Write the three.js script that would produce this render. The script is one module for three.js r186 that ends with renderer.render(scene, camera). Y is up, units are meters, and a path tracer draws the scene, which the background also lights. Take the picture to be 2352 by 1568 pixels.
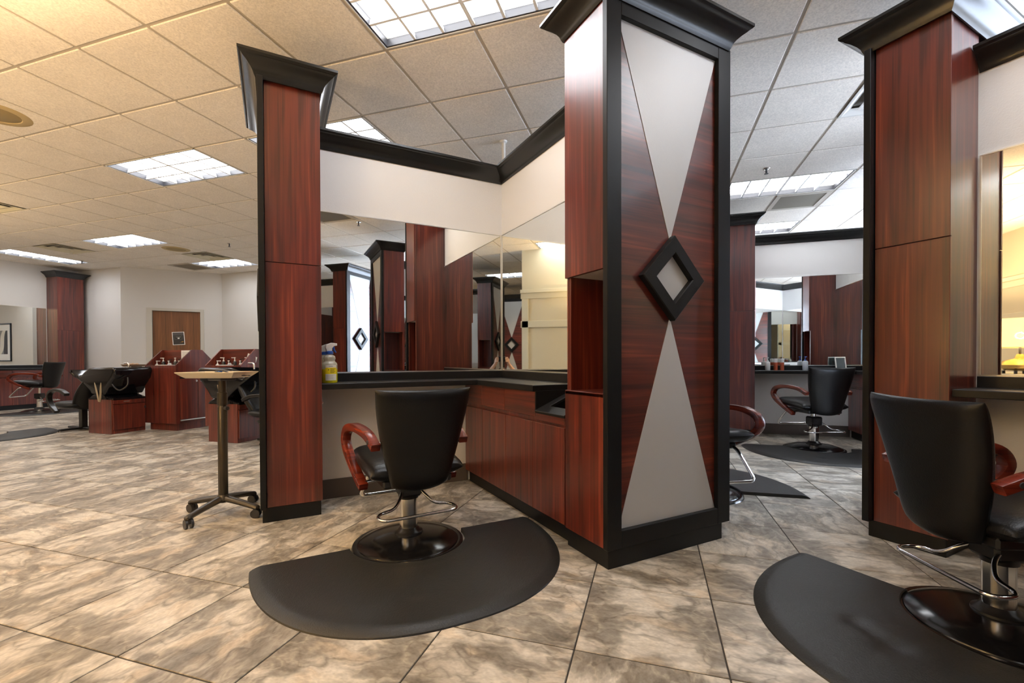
import * as THREE from 'three';
import { RoundedBoxGeometry } from 'three/addons/geometries/RoundedBoxGeometry.js';
import { ConvexGeometry } from 'three/addons/geometries/ConvexGeometry.js';
import { mergeGeometries, toCreasedNormals } from 'three/addons/utils/BufferGeometryUtils.js';
import { RectAreaLightUniformsLib } from 'three/addons/lights/RectAreaLightUniformsLib.js';
import { Brush, Evaluator, SUBTRACTION } from 'three-bvh-csg';
import { MarchingCubes } from 'three/addons/objects/MarchingCubes.js';

/* ------------------------------------------------------------------ camera, sky, light, exposure */
// world: x to the right along the ceiling grid, -z into the room, metres; the camera stands at the origin
const scene = new THREE.Scene();
const camera = new THREE.PerspectiveCamera(74.088, 2352 / 1568, 0.02, 120);
camera.position.set(0, 0.937, 0);
camera.rotation.order = 'YXZ';
camera.rotation.set(-0.01064, 0.30287, -0.00331);
camera.setViewOffset(2352, 1568, 3.8, -51.4, 2352, 1568);
const renderer = new THREE.WebGLRenderer({ antialias: true });
renderer.toneMapping = THREE.LinearToneMapping;
renderer.toneMappingExposure = 1.1;
renderer.shadowMap.enabled = true;
RectAreaLightUniformsLib.init();
scene.background = new THREE.Color().setRGB(12, 14, 17.5);   // bright overcast daylight outside the storefront
const TROFFER = { color: new THREE.Color().setRGB(0.97, 0.985, 1.02), radiance: 8.2, glow: 2.2 };
const WARM = new THREE.Color().setRGB(1, 0.7, 0.39);

/* ------------------------------------------------------------------ helpers */
const R2 = Math.SQRT1_2, PI = Math.PI;
const CEIL = 2.895, GRID = 0.6096, GU = -3.4406, GV = 1.9195;      // ceiling grid
const TILE = 0.45887, TU = -2.07396, TV = 0.98533;                  // floor grid
let seedN = 7;
const rnd = () => { seedN = (seedN * 1664525 + 1013904223) >>> 0; return seedN / 4294967296; };
const used = {};
const numbered = (n) => { used[n] = (used[n] ?? -1) + 1; return used[n] ? n + '_' + String(used[n]).padStart(3, '0') : n; };
function shadows(o) { o.castShadow = o.receiveShadow = true; return o; }
function tag(o, label, category, group, kind) {
  o.userData = { label, category };
  if (group) o.userData.group = group;
  if (kind) { o.userData.kind = kind; }
  return o;
}
// a Group at a thing's base: u right, v into the room
function thing(name, label, category, u = 0, v = 0, turn = 0, group, y = 0) {
  const o = new THREE.Group(); o.name = numbered(name); scene.add(o);
  o.position.set(u, y, -v); o.rotation.y = turn; tag(o, label, category, group);
  return o;
}
function structure(name, label) {
  const o = new THREE.Group(); o.name = numbered(name); scene.add(o); tag(o, label, 'structure', undefined, 'structure'); return o;
}
function part(parent, name, geo, mat, pos, rot, label) {
  const m = shadows(new THREE.Mesh(geo, mat)); m.name = name; parent.add(m);
  if (pos) m.position.set(...pos);
  if (rot) m.rotation.set(...rot);
  if (label) m.userData.label = label;
  return m;
}
function copyOf(o, label, u, v, turn, group, y = 0) {
  const c = o.clone(); c.name = numbered(o.name.replace(/_\d{3}$/, '')); scene.add(c);
  c.position.set(u, y, -v); c.rotation.y = turn; c.userData = { ...o.userData, label };
  if (group) c.userData.group = group;
  return c;
}
// uv in metres, projected along the axis each face looks at; grain: 'v' vertical, 'h' horizontal
function boxUV(geo, grain = 'v', off) {
  const g = geo.index ? geo.toNonIndexed() : geo; if (!g.attributes.normal) g.computeVertexNormals();
  const p = g.attributes.position, uv = new Float32Array(p.count * 2), a = new THREE.Vector3(), b = new THREE.Vector3(), c = new THREE.Vector3();
  const [ox, oy] = off ?? [rnd() * 7, rnd() * 7];
  for (let i = 0; i < p.count; i += 3) {
    a.fromBufferAttribute(p, i); b.fromBufferAttribute(p, i + 1).sub(a); c.fromBufferAttribute(p, i + 2).sub(a); b.cross(c);
    const x = Math.abs(b.x), y = Math.abs(b.y), z = Math.abs(b.z);
    for (let k = 0; k < 3; k++) {
      const X = p.getX(i + k), Y = p.getY(i + k), Z = p.getZ(i + k);
      let s = y >= x && y >= z ? X : x > z ? Z + 0.37 : X, t = y >= x && y >= z ? Z : Y;
      if (grain === 'h') [s, t] = [t, s];
      uv[(i + k) * 2] = s + ox; uv[(i + k) * 2 + 1] = t + oy;
    }
  }
  g.setAttribute('uv', new THREE.BufferAttribute(uv, 2)); return g;
}
// box from corner to corner with chamfered edges
function cbox(x0, x1, y0, y1, z0, z1, c = 0.0025, grain, off) {
  const pts = [];
  for (const [x, sx] of [[x0, 1], [x1, -1]]) for (const [y, sy] of [[y0, 1], [y1, -1]]) for (const [z, sz] of [[z0, 1], [z1, -1]])
    pts.push(new THREE.Vector3(x, y + sy * c, z + sz * c), new THREE.Vector3(x + sx * c, y, z + sz * c), new THREE.Vector3(x + sx * c, y + sy * c, z));
  return boxUV(new ConvexGeometry(pts), grain, off);
}
function bx(x0, x1, y0, y1, z0, z1, grain, off) {
  const g = new THREE.BoxGeometry(x1 - x0, y1 - y0, z1 - z0); g.translate((x0 + x1) / 2, (y0 + y1) / 2, (z0 + z1) / 2); return boxUV(g, grain, off);
}
const lathe = (pts, seg = 32) => new THREE.LatheGeometry(pts.map(([r, y]) => new THREE.Vector2(r, y)), seg);
const creasedLathe = (pts, seg = 32, a = 0.6) => toCreasedNormals(lathe(pts, seg), a);
function tube(pts, r, seg = 24, closed = false, tension = 0.5) {
  return new THREE.TubeGeometry(new THREE.CatmullRomCurve3(pts.map((p) => new THREE.Vector3(...p)), closed, 'catmullrom', tension), seg, r, 10, closed);
}
// tube with straight runs and rounded corners
function pipe(pts, r, bend = 0.03, closed = false, rad = 10) {
  const P = pts.map((p) => new THREE.Vector3(...p)), path = new THREE.CurvePath(); const n = P.length; let last = null, first = null;
  for (let i = closed ? 0 : 1; i < (closed ? n : n - 1); i++) {
    const p = P[i], a = P[(i + n - 1) % n].clone().sub(p), b = P[(i + 1) % n].clone().sub(p);
    const d = Math.min(bend, a.length() * 0.48, b.length() * 0.48); const s = p.clone().addScaledVector(a.normalize(), d), e = p.clone().addScaledVector(b.normalize(), d);
    if (last) path.add(new THREE.LineCurve3(last, s)); else if (!closed) path.add(new THREE.LineCurve3(P[0], s)); else first = s;
    path.add(new THREE.QuadraticBezierCurve3(s, p, e)); last = e;
  }
  if (closed) path.add(new THREE.LineCurve3(last, first)); else path.add(new THREE.LineCurve3(last ?? P[0], P[n - 1]));
  return new THREE.TubeGeometry(path, n * 10, r, rad, closed);
}
function extrude(shape, depth, bevel = 0, seg = 1, curve = 12) {
  return new THREE.ExtrudeGeometry(shape, { depth, bevelEnabled: bevel > 0, bevelSize: bevel, bevelThickness: bevel, bevelOffset: -bevel, bevelSegments: seg, curveSegments: curve });
}
const shapeOf = (pts) => new THREE.Shape(pts.map(([x, y]) => new THREE.Vector2(x, y)));
// a moulding profile [[out, y], ...] run along a polyline of [x, z]; "out" is to the right of travel; mitred corners
function moulding(path, profile, closed) {
  const n = path.length, out = [];
  const dir = (a, b) => { const d = [b[0] - a[0], b[1] - a[1]], l = Math.hypot(...d); return [d[0] / l, d[1] / l]; };
  const rows = path.map((p, i) => {
    const d0 = i || closed ? dir(path[(i + n - 1) % n], p) : null, d1 = i < n - 1 || closed ? dir(p, path[(i + 1) % n]) : null;
    const n0 = d0 && [-d0[1], d0[0]], n1 = d1 && [-d1[1], d1[0]];
    let m = n0 && n1 ? [n0[0] + n1[0], n0[1] + n1[1]] : n0 ?? n1;
    if (n0 && n1) { const s = 1 / (1 + n0[0] * n1[0] + n0[1] * n1[1]); m = [m[0] * s, m[1] * s]; }
    return profile.map(([o, y]) => [p[0] + m[0] * o, y, p[1] + m[1] * o]);
  });
  for (let i = 0; i < (closed ? n : n - 1); i++) {
    const A = rows[i], B = rows[(i + 1) % n];
    for (let k = 0; k < profile.length - 1; k++) out.push(...A[k], ...B[k], ...B[k + 1], ...A[k], ...B[k + 1], ...A[k + 1]);
  }
  const g = new THREE.BufferGeometry(); g.setAttribute('position', new THREE.Float32BufferAttribute(out, 3)); g.computeVertexNormals();
  return boxUV(toCreasedNormals(g, 0.5), 'v', [0, 0]);
}
// cushion: closed two-sided surface; outline(a, b) -> [x, y], bow(a, b) -> depth offset, th half thickness
function cushion(outline, bow, th, n = 20, sharp = 10) {
  const pos = [], idx = [];
  for (const s of [1, -1]) for (let j = 0; j <= n; j++) for (let i = 0; i <= n; i++) {
    const a0 = Math.sin((i / n - 0.5) * PI), b0 = Math.sin((j / n - 0.5) * PI), k = 0.13;
    const a = a0 * Math.sqrt(1 - k * b0 * b0), b = b0 * Math.sqrt(1 - k * a0 * a0), [x, y] = outline(a, b);
    const e = Math.sqrt(Math.max(0, 1 - Math.abs(a0) ** sharp)) * Math.sqrt(Math.max(0, 1 - Math.abs(b0) ** sharp));
    pos.push(x, y, bow(a, b) + s * th * e);
  }
  const N = (n + 1) * (n + 1);
  for (const s of [0, 1]) for (let j = 0; j < n; j++) for (let i = 0; i < n; i++) {
    const q = s * N + j * (n + 1) + i, t = [q, q + 1, q + n + 2, q, q + n + 2, q + n + 1];
    idx.push(...(s ? [t[0], t[2], t[1], t[3], t[5], t[4]] : t));
  }
  const g = new THREE.BufferGeometry(); g.setAttribute('position', new THREE.Float32BufferAttribute(pos, 3)); g.setIndex(idx);
  g.computeVertexNormals(); g.setAttribute('uv', new THREE.Float32BufferAttribute(pos.filter((_, i) => i % 3 < 2), 2));
  return g;
}

/* ------------------------------------------------------------------ procedural textures */
function hash2(x, y, s) { let h = (x * 374761393 + y * 668265263 + s * 2147483647) | 0; h = Math.imul(h ^ (h >>> 13), 1274126177); return ((h ^ (h >>> 16)) >>> 0) / 4294967296; }
function vnoise(x, y, px, py, s) {   // value noise that repeats after px, py cells
  const xi = Math.floor(x), yi = Math.floor(y), fx = x - xi, fy = y - yi, sx = fx * fx * (3 - 2 * fx), sy = fy * fy * (3 - 2 * fy);
  const m = (a, b) => ((a % b) + b) % b, x0 = m(xi, px), x1 = m(xi + 1, px), y0 = m(yi, py), y1 = m(yi + 1, py);
  return (hash2(x0, y0, s) * (1 - sx) + hash2(x1, y0, s) * sx) * (1 - sy) + (hash2(x0, y1, s) * (1 - sx) + hash2(x1, y1, s) * sx) * sy;
}
function fbm(u, v, cx, cy, oct, s) { let a = 0, w = 0.5, t = 0; for (let o = 0; o < oct; o++) { a += w * vnoise(u * cx, v * cy, cx, cy, s + o); t += w; w *= 0.5; cx *= 2; cy *= 2; } return a / t; }
function dataTex(w, h, f, srgb = true, rx = 1, ry = 1) {
  const d = new Uint8Array(w * h * 4), c = [0, 0, 0];
  for (let j = 0; j < h; j++) for (let i = 0; i < w; i++) { f(i / w, j / h, c); const k = (j * w + i) * 4; for (let n = 0; n < 3; n++) d[k + n] = Math.max(0, Math.min(255, c[n])); d[k + 3] = 255; }
  const t = new THREE.DataTexture(d, w, h, THREE.RGBAFormat); t.magFilter = t.minFilter = THREE.LinearFilter; t.wrapS = t.wrapT = THREE.RepeatWrapping;
  if (srgb) t.colorSpace = THREE.SRGBColorSpace; t.repeat.set(rx, ry); t.needsUpdate = true; return t;
}
const mix3 = (c, a, b, t) => { for (let i = 0; i < 3; i++) c[i] = a[i] + (b[i] - a[i]) * t; };
const smooth = (a, b, x) => { const t = Math.max(0, Math.min(1, (x - a) / (b - a))); return t * t * (3 - 2 * t); };
function woodTex(dark, mid, light, w, h, seed) {
  return dataTex(512, 1024, (u, v, c) => {
    const warp = fbm(u, v, 3, 2, 3, seed), ring = 0.5 + 0.5 * Math.sin((u * 7 + warp * 3.4) * 2 * PI);
    const streak = fbm(u, v, 40, 3, 3, seed + 20), fine = vnoise(u * 170, v * 12, 170, 12, seed + 40), broad = fbm(u, v, 7, 1, 2, seed + 60);
    const t = 0.14 * ring + 0.48 * streak + 0.38 * broad + (fine - 0.5) * 0.12;
    if (t < 0.5) mix3(c, dark, mid, smooth(0.2, 0.5, t)); else mix3(c, mid, light, smooth(0.5, 0.82, t));
  }, true, 1 / w, 1 / h);
}
const woodMap = woodTex([66, 26, 20], [98, 38, 27], [140, 64, 42], 0.5, 1.9, 3);
const doorMap = woodTex([88, 52, 28], [110, 66, 36], [128, 80, 46], 0.5, 1.8, 11);
const floorMap = dataTex(2048, 2048, (u, v, c) => {
  const w1 = fbm(u, v, 8, 8, 3, 100) - 0.5, w2 = fbm(u, v, 10, 8, 3, 120) - 0.5, w3 = fbm(u, v, 34, 40, 2, 130) - 0.5;
  const x = u + w1 * 0.075 + w3 * 0.016, y = v + w2 * 0.055 + w3 * 0.014;   // swirled coordinates
  const cloud = fbm(x, y, 6, 12, 5, 140), cloud2 = fbm(x, y, 11, 20, 4, 160), grain = fbm(u, v, 160, 260, 2, 180), fleck = fbm(x, y, 40, 90, 3, 200);
  const crack = Math.pow(1 - Math.abs(2 * fbm(x, y, 9, 15, 4, 220) - 1), 14), pale = Math.pow(1 - Math.abs(2 * fbm(x, y, 12, 22, 4, 230) - 1), 10);
  mix3(c, [134, 127, 116], [202, 196, 184], smooth(0.36, 0.62, cloud));
  let k = [...c]; mix3(c, k, [194, 175, 149], smooth(0.56, 0.74, cloud2) * 0.5);
  k = [...c]; mix3(c, k, [114, 109, 100], smooth(0.56, 0.7, fbm(x, y, 8, 11, 4, 240)) * 0.62);
  k = [...c]; mix3(c, k, [226, 216, 196], pale * 0.4);
  k = [...c]; mix3(c, k, [74, 66, 55], crack * 0.34);
  const b = (grain - 0.5) * 26 + (fleck - 0.5) * 46; for (let i = 0; i < 3; i++) c[i] += b;
});
const ceilMap = dataTex(512, 512, (u, v, c) => {
  const n = fbm(u, v, 120, 120, 2, 300), d = vnoise(u * 150, v * 150, 150, 150, 310) > 0.93 ? -26 : 0, l = fbm(u, v, 4, 4, 3, 320);
  const b = 238 + (n - 0.5) * 34 + d + (l - 0.5) * 10; c[0] = b; c[1] = b * 0.972; c[2] = b * 0.93;
}, true, 1 / 0.9, 1 / 0.9);
const grainBump = dataTex(256, 256, (u, v, c) => { const n = fbm(u, v, 60, 60, 3, 400) * 255; c[0] = c[1] = c[2] = n; }, false, 1 / 0.25, 1 / 0.25);
const leatherBump = dataTex(256, 256, (u, v, c) => { const n = (0.6 * fbm(u, v, 70, 70, 2, 420) + 0.4 * fbm(u, v, 9, 9, 3, 430)) * 255; c[0] = c[1] = c[2] = n; }, false, 1 / 0.2, 1 / 0.2);

/* ------------------------------------------------------------------ materials */
const std = (o) => new THREE.MeshStandardMaterial(o), phys = (o) => new THREE.MeshPhysicalMaterial(o), lin = (r, g, b) => new THREE.Color().setRGB(r, g, b);
const M = {
  wood: phys({ map: woodMap, roughness: 0.35, clearcoat: 0.75, clearcoatRoughness: 0.2 }),
  woodArm: std({ map: woodMap, color: lin(1.25, 1.1, 0.95), roughness: 0.24 }),
  black: phys({ color: lin(0.008, 0.0085, 0.0095), roughness: 0.4, specularIntensity: 0.55 }),
  crown: std({ color: lin(0.012, 0.0125, 0.013), roughness: 0.27 }),
  counter: phys({ color: lin(0.011, 0.011, 0.012), roughness: 0.4, specularIntensity: 0.55 }),
  silver: std({ color: lin(0.6, 0.595, 0.59), roughness: 0.5, metalness: 0.25, bumpMap: grainBump, bumpScale: 0.0002 }),
  melamine: std({ color: lin(0.6, 0.58, 0.54), roughness: 0.6 }),
  pane: new THREE.MeshPhysicalMaterial({ color: 0xffffff, transmission: 1, thickness: 0, roughness: 0.02 }),
  mirror: std({ color: lin(0.9, 0.92, 0.9), roughness: 0.012, metalness: 1 }),
  alu: std({ color: lin(0.75, 0.75, 0.73), roughness: 0.3, metalness: 1 }),
  chrome: std({ color: lin(0.82, 0.82, 0.82), roughness: 0.1, metalness: 1 }),
  chromeSatin: std({ color: lin(0.74, 0.72, 0.69), roughness: 0.16, metalness: 1 }),
  vinyl: phys({ color: lin(0.006, 0.006, 0.0065), roughness: 0.34, specularIntensity: 0.6, bumpMap: leatherBump, bumpScale: 0.0006 }),
  plasticBlack: std({ color: lin(0.012, 0.012, 0.013), roughness: 0.3 }),
  enamelBlack: std({ color: lin(0.008, 0.008, 0.009), roughness: 0.16 }),
  matRubber: phys({ color: lin(0.02, 0.0205, 0.02), roughness: 0.42, specularIntensity: 0.8, bumpMap: leatherBump, bumpScale: 0.001 }),
  bowl: std({ color: lin(0.006, 0.006, 0.008), roughness: 0.1 }),
  wallWhite: std({ color: lin(0.74, 0.73, 0.715), roughness: 0.75, bumpMap: grainBump, bumpScale: 0.0005 }),
  wallGreige: std({ color: lin(0.6, 0.575, 0.535), roughness: 0.8, bumpMap: grainBump, bumpScale: 0.0005 }),
  wallCream: std({ color: lin(0.64, 0.58, 0.42), roughness: 0.7, bumpMap: grainBump, bumpScale: 0.0005 }),
  trimCream: std({ color: lin(0.66, 0.62, 0.47), roughness: 0.5 }),
  baseboard: std({ color: lin(0.1, 0.078, 0.066), roughness: 0.5 }),
  doorWood: std({ map: doorMap, roughness: 0.4 }),
  doorFrame: std({ color: lin(0.5, 0.47, 0.4), roughness: 0.5 }),
  tile: std({ map: floorMap, roughness: 0.38 }),
  grout: std({ color: lin(0.05, 0.044, 0.038), roughness: 0.9 }),
  ceil: std({ map: ceilMap, roughness: 0.9 }),
  tbar: std({ color: lin(0.5, 0.45, 0.38), roughness: 0.6 }),
  plenum: std({ color: lin(0.25, 0.23, 0.2), roughness: 0.9 }),
  whiteMetal: std({ color: lin(0.75, 0.74, 0.7), roughness: 0.45 }),
  louver: std({ color: lin(0.85, 0.87, 0.9), roughness: 0.3 }),
  darkMetal: std({ color: lin(0.03, 0.03, 0.035), roughness: 0.4 }),
  bronze: std({ color: lin(0.04, 0.034, 0.027), roughness: 0.32, metalness: 0.4 }),
  grille: std({ color: lin(0.28, 0.25, 0.2), roughness: 0.6 }),
  trayBeige: std({ color: lin(0.62, 0.56, 0.46), roughness: 0.4 }),
  whitePlastic: std({ color: lin(0.78, 0.78, 0.76), roughness: 0.35 }),
  bluePlastic: std({ color: lin(0.02, 0.1, 0.45), roughness: 0.35 }),
  paper: std({ color: lin(0.8, 0.8, 0.78), roughness: 0.7 }),
  glow: std({ color: lin(0.8, 0.8, 0.8), emissive: TROFFER.color, emissiveIntensity: TROFFER.glow, roughness: 0.6 }),
  yellowLiquid: std({ color: lin(0.68, 0.66, 0.02), roughness: 0.25 }),
  clearPlastic: new THREE.MeshPhysicalMaterial({ color: lin(0.85, 0.85, 0.78), roughness: 0.25, transmission: 0.6, thickness: 0 }),
  amber: std({ color: lin(0.6, 0.13, 0.06), roughness: 0.3 }),
  rubberHose: std({ color: lin(0.28, 0.22, 0.14), roughness: 0.4 }),
};

/* ------------------------------------------------------------------ floor */
const floor = structure('floor', 'marbled beige and grey stone-look tile floor with dark grout');
part(floor, 'grout_bed', bx(-12.3, 5.1, -0.12, -0.003, -9.8, 9.4), M.grout);
{
  const N = 3, geos = [];   // patches of the stone print, four turns each
  for (let k = 0; k < N * N; k++) for (let r = 0; r < 2; r++) {
    const g0 = cbox(-TILE / 2 + 0.0026, TILE / 2 - 0.0026, -0.01, 0, -TILE / 2 + 0.0026, TILE / 2 - 0.0026, 0.0016), p = g0.attributes.position, uv = g0.attributes.uv;
    for (let i = 0; i < p.count; i++) {
      let a = p.getX(i) / TILE + 0.5, b = p.getZ(i) / TILE + 0.5; if (r) [a, b] = [b, a];
      uv.setXY(i, ((k % N) + 0.02 + a * 0.96) / N, (Math.floor(k / N) + 0.02 + b * 0.96) / N);
    }
    geos.push(g0);
  }
  const c = Math.cos(0.30287), s = Math.sin(0.30287), cells = [];
  for (let i = -24; i <= 18; i++) for (let j = -20; j <= 20; j++) {
    const u = TU + (i + 0.5) * TILE, v = TV + (j + 0.5) * TILE; if (u < -12.3 || u > 4.9 || v < -9 || v > 9.5) continue;
    const dep = -u * s + v * c, lat = u * c + v * s;
    const px = dep > 0.25 ? (lat / dep) * 1039 + 1172 : 1e9, py = dep > 0.25 ? 824 + (0.937 / dep) * 1039 : 1e9;
    const inView = dep > 0.3 && px > -260 && px < 2620 && py < 1950 && u > -12 && v < 8.2;
    cells.push({ u, v, show: inView ? 1 / (dep * dep) : 0 });
  }
  cells.sort((a, b) => b.show - a.show);
  const rest = [];
  cells.forEach((q, n) => {
    const turnish = hash2(Math.round(q.u * 97), Math.round(q.v * 89), 5), along = q.u < -1.2 ? turnish < 0.8 : turnish < 0.3;
    const k = Math.floor(hash2(Math.round(q.u * 31), Math.round(q.v * 57), 9) * N * N) * 2 + (along ? 1 : 0), flip = turnish * 10 % 1 < 0.5 ? PI : 0;
    if (q.show && n < 298) part(floor, 'floor_tile', geos[k], M.tile, [q.u, 0, -q.v], [0, flip, 0]);
    else { const g1 = geos[k].clone(); g1.rotateY(flip); g1.translate(q.u, 0, -q.v); rest.push(g1); }
  });
  const m = part(floor, 'distant_floor_tiles', mergeGeometries(rest), M.tile); m.userData.kind = 'stuff';
}

/* ------------------------------------------------------------------ ceiling grid, lights, vents */
const cu = (i) => GU + i * GRID, cv = (j) => GV + j * GRID;
const taken = new Set(); const take = (i0, i1, j0, j1) => { for (let i = i0; i < i1; i++) for (let j = j0; j < j1; j++) taken.add(i + ',' + j); };
const fixtures = [   // i0, i1, j0, j1, what tells it apart
  [3, 5, 0, 1, 'large louvered ceiling light beside the top of the hourglass pillar'],
  [0, 2, 2, 3, 'louvered ceiling light half hidden above the mirror wall molding'],
  [-3, -1, 2, 3, 'louvered ceiling light over the open floor before the dispensary'],
  [-9, -7, 5, 6, 'louvered ceiling light above the dispensary cabinets, beside a vent'],
  [-9, -7, 8, 9, 'louvered ceiling light in front of the wooden door'],
  [-13, -12, 5, 7, 'narrow ceiling light running along the long wall mirror'],
  [7, 9, 6, 7, 'louvered ceiling light beside the square return grille'],
  [7, 9, 9, 10, 'louvered ceiling light above the molding of the orange can station'],
  [-8, -6, -2, -1], [-3, -1, -2, -1], [3, 5, -5, -4], [7, 9, 0, 1], [-2, 0, -7, -6], [6, 8, -9, -8], [-13, -12, 0, 2], [2, 4, 8, 9], [-3, -1, 7, 8], [-8, -6, 1, 2],
];
const squares = [
  ['diffuser', 8, 3, 'white louvered air diffuser beside the tall cherry pillar'], ['diffuser', -11, 5, 'dark slotted air diffuser between the narrow light and the dispensary light'],
  ['diffuser', -8, 7, 'dark slotted air diffuser in front of the door light'], ['diffuser', -8, 2, 'dark slotted air diffuser above the empty floor mat'],
  ['grille', 8, 7, 'square grey return air grille between two ceiling lights'], ['grille', -10, 8, 'dark return air grille beside the door light'], ['grille', 6, -3, 'grey return air grille behind the stations'],
];
for (const [i0, i1, j0, j1] of fixtures) take(i0, i1, j0, j1);
for (const [, i, j] of squares) take(i, i + 1, j, j + 1);
{
  const ceiling = structure('ceiling', 'suspended ceiling of square speckled acoustic tiles in a metal grid');
  part(ceiling, 'ceiling_slab', bx(-12.3, 5.1, CEIL + 0.2, CEIL + 0.3, -9.8, 9.4), M.plenum);
  const h = GRID / 2 - 0.0105, geos = [];
  for (let k = 0; k < 4; k++) geos.push(cbox(-h, h, 0.001, 0.016, -h, h, 0.004, 'v', [k * 0.23, k * 0.41]));
  const i0 = -15, i1 = 16, j0 = -18, j1 = 13, cells = [], rest = [], c = Math.cos(0.30287), s = Math.sin(0.30287);
  for (let i = i0; i < i1; i++) for (let j = j0; j < j1; j++) {
    if (taken.has(i + ',' + j)) continue;
    const u = cu(i + 0.5), v = cv(j + 0.5); if (u < -12.3 || u > 5.0 || v < -8.9 || v > 9.5) continue;
    const dep = -u * s + v * c, lat = u * c + v * s, px = dep > 0.3 ? (lat / dep) * 1039 + 1172 : 1e9, py = dep > 0.3 ? 824 - (1.958 / dep) * 1039 : -1e9;
    cells.push({ u, v, k: (i * 7 + j * 3 + 400) % 4, show: dep > 0.3 && px > -220 && px < 2560 && py > -300 ? 1 / (dep * dep) : 0 });
  }
  cells.sort((a, b) => b.show - a.show);
  cells.forEach((q, n) => {
    if (q.show && n < 298) part(ceiling, 'ceiling_tile', geos[q.k], M.ceil, [q.u, CEIL, -q.v], [0, (q.k % 2) * PI, 0]);
    else { const g = geos[q.k].clone(); g.translate(q.u, CEIL, -q.v); rest.push(g); }
  });
  part(ceiling, 'distant_ceiling_tiles', mergeGeometries(rest), M.ceil).userData.kind = 'stuff';
  const bars = [];
  for (let i = i0; i <= i1; i++) if (cu(i) > -12.1 && cu(i) < 4.85) bars.push(bx(cu(i) - 0.0115, cu(i) + 0.0115, CEIL + 0.007, CEIL + 0.02, -9.3, 9.05));
  for (let j = j0; j <= j1; j++) if (cv(j) > -9.2 && cv(j) < 9.6) bars.push(bx(-12.1, 4.9, CEIL + 0.0072, CEIL + 0.02, -cv(j) - 0.0115, -cv(j) + 0.0115));
  part(ceiling, 'ceiling_grid', mergeGeometries(bars), M.tbar, undefined, undefined, 'tan metal grid between the tiles');
}
function troffer(i0, i1, j0, j1, label) {
  const long = i1 - i0 > 1, t = thing('ceiling_light', label ?? 'louvered fluorescent ceiling light over a hidden part of the salon', 'ceiling light', (cu(i0) + cu(i1)) / 2, (cv(j0) + cv(j1)) / 2, long ? 0 : PI / 2, 'recessed louvered ceiling lights', CEIL);
  const W = 2 * GRID - 0.02, D = GRID - 0.02;
  part(t, 'housing', mergeGeometries([bx(-W / 2, W / 2, 0.13, 0.14, -D / 2, D / 2), bx(-W / 2, -W / 2 + 0.008, 0, 0.14, -D / 2, D / 2), bx(W / 2 - 0.008, W / 2, 0, 0.14, -D / 2, D / 2), bx(-W / 2, W / 2, 0, 0.14, -D / 2, -D / 2 + 0.008), bx(-W / 2, W / 2, 0, 0.14, D / 2 - 0.008, D / 2)]), M.whiteMetal);
  const rim = 0.02;
  part(t, 'frame', mergeGeometries([bx(-W / 2 + 0.008, W / 2 - 0.008, 0.004, 0.05, -D / 2 + 0.008, -D / 2 + rim), bx(-W / 2 + 0.008, W / 2 - 0.008, 0.004, 0.05, D / 2 - rim, D / 2 - 0.008), bx(-W / 2 + 0.008, -W / 2 + rim, 0.004, 0.05, -D / 2 + rim, D / 2 - rim), bx(W / 2 - rim, W / 2 - 0.008, 0.004, 0.05, -D / 2 + rim, D / 2 - rim)]), M.darkMetal, undefined, undefined, 'dark reveal around the louver');
  part(t, 'lamp_panel', bx(-W / 2 + rim, W / 2 - rim, 0.062, 0.068, -D / 2 + rim, D / 2 - rim), M.glow);
  const w = W - 2 * rim, d = D - 2 * rim, blade = (len) => { const g = extrude(shapeOf([[-0.008, 0], [0.008, 0], [0.004, 0.012], [0.0015, 0.034], [-0.0015, 0.034], [-0.004, 0.012]]), len); g.translate(0, 0, -len / 2); return boxUV(g); };
  const gl = blade(w), gs = blade(d);
  for (let k = 1; k < 3; k++) part(t, 'louver_blade', gl, M.louver, [0, 0.006, -d / 2 + (d * k) / 3], [0, PI / 2, 0]);
  for (let k = 1; k < 6; k++) part(t, 'louver_blade', gs, M.louver, [-w / 2 + (w * k) / 6, 0.006, 0]);
  const L = shadows(new THREE.RectAreaLight(TROFFER.color, TROFFER.radiance, w - 0.02, d - 0.02)); L.name = 'fluorescent_tubes';
  L.position.set(0, 0.055, 0); L.rotation.x = -PI / 2; t.add(L); L.receiveShadow = false;
}
for (const f of fixtures) troffer(...f);
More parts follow.
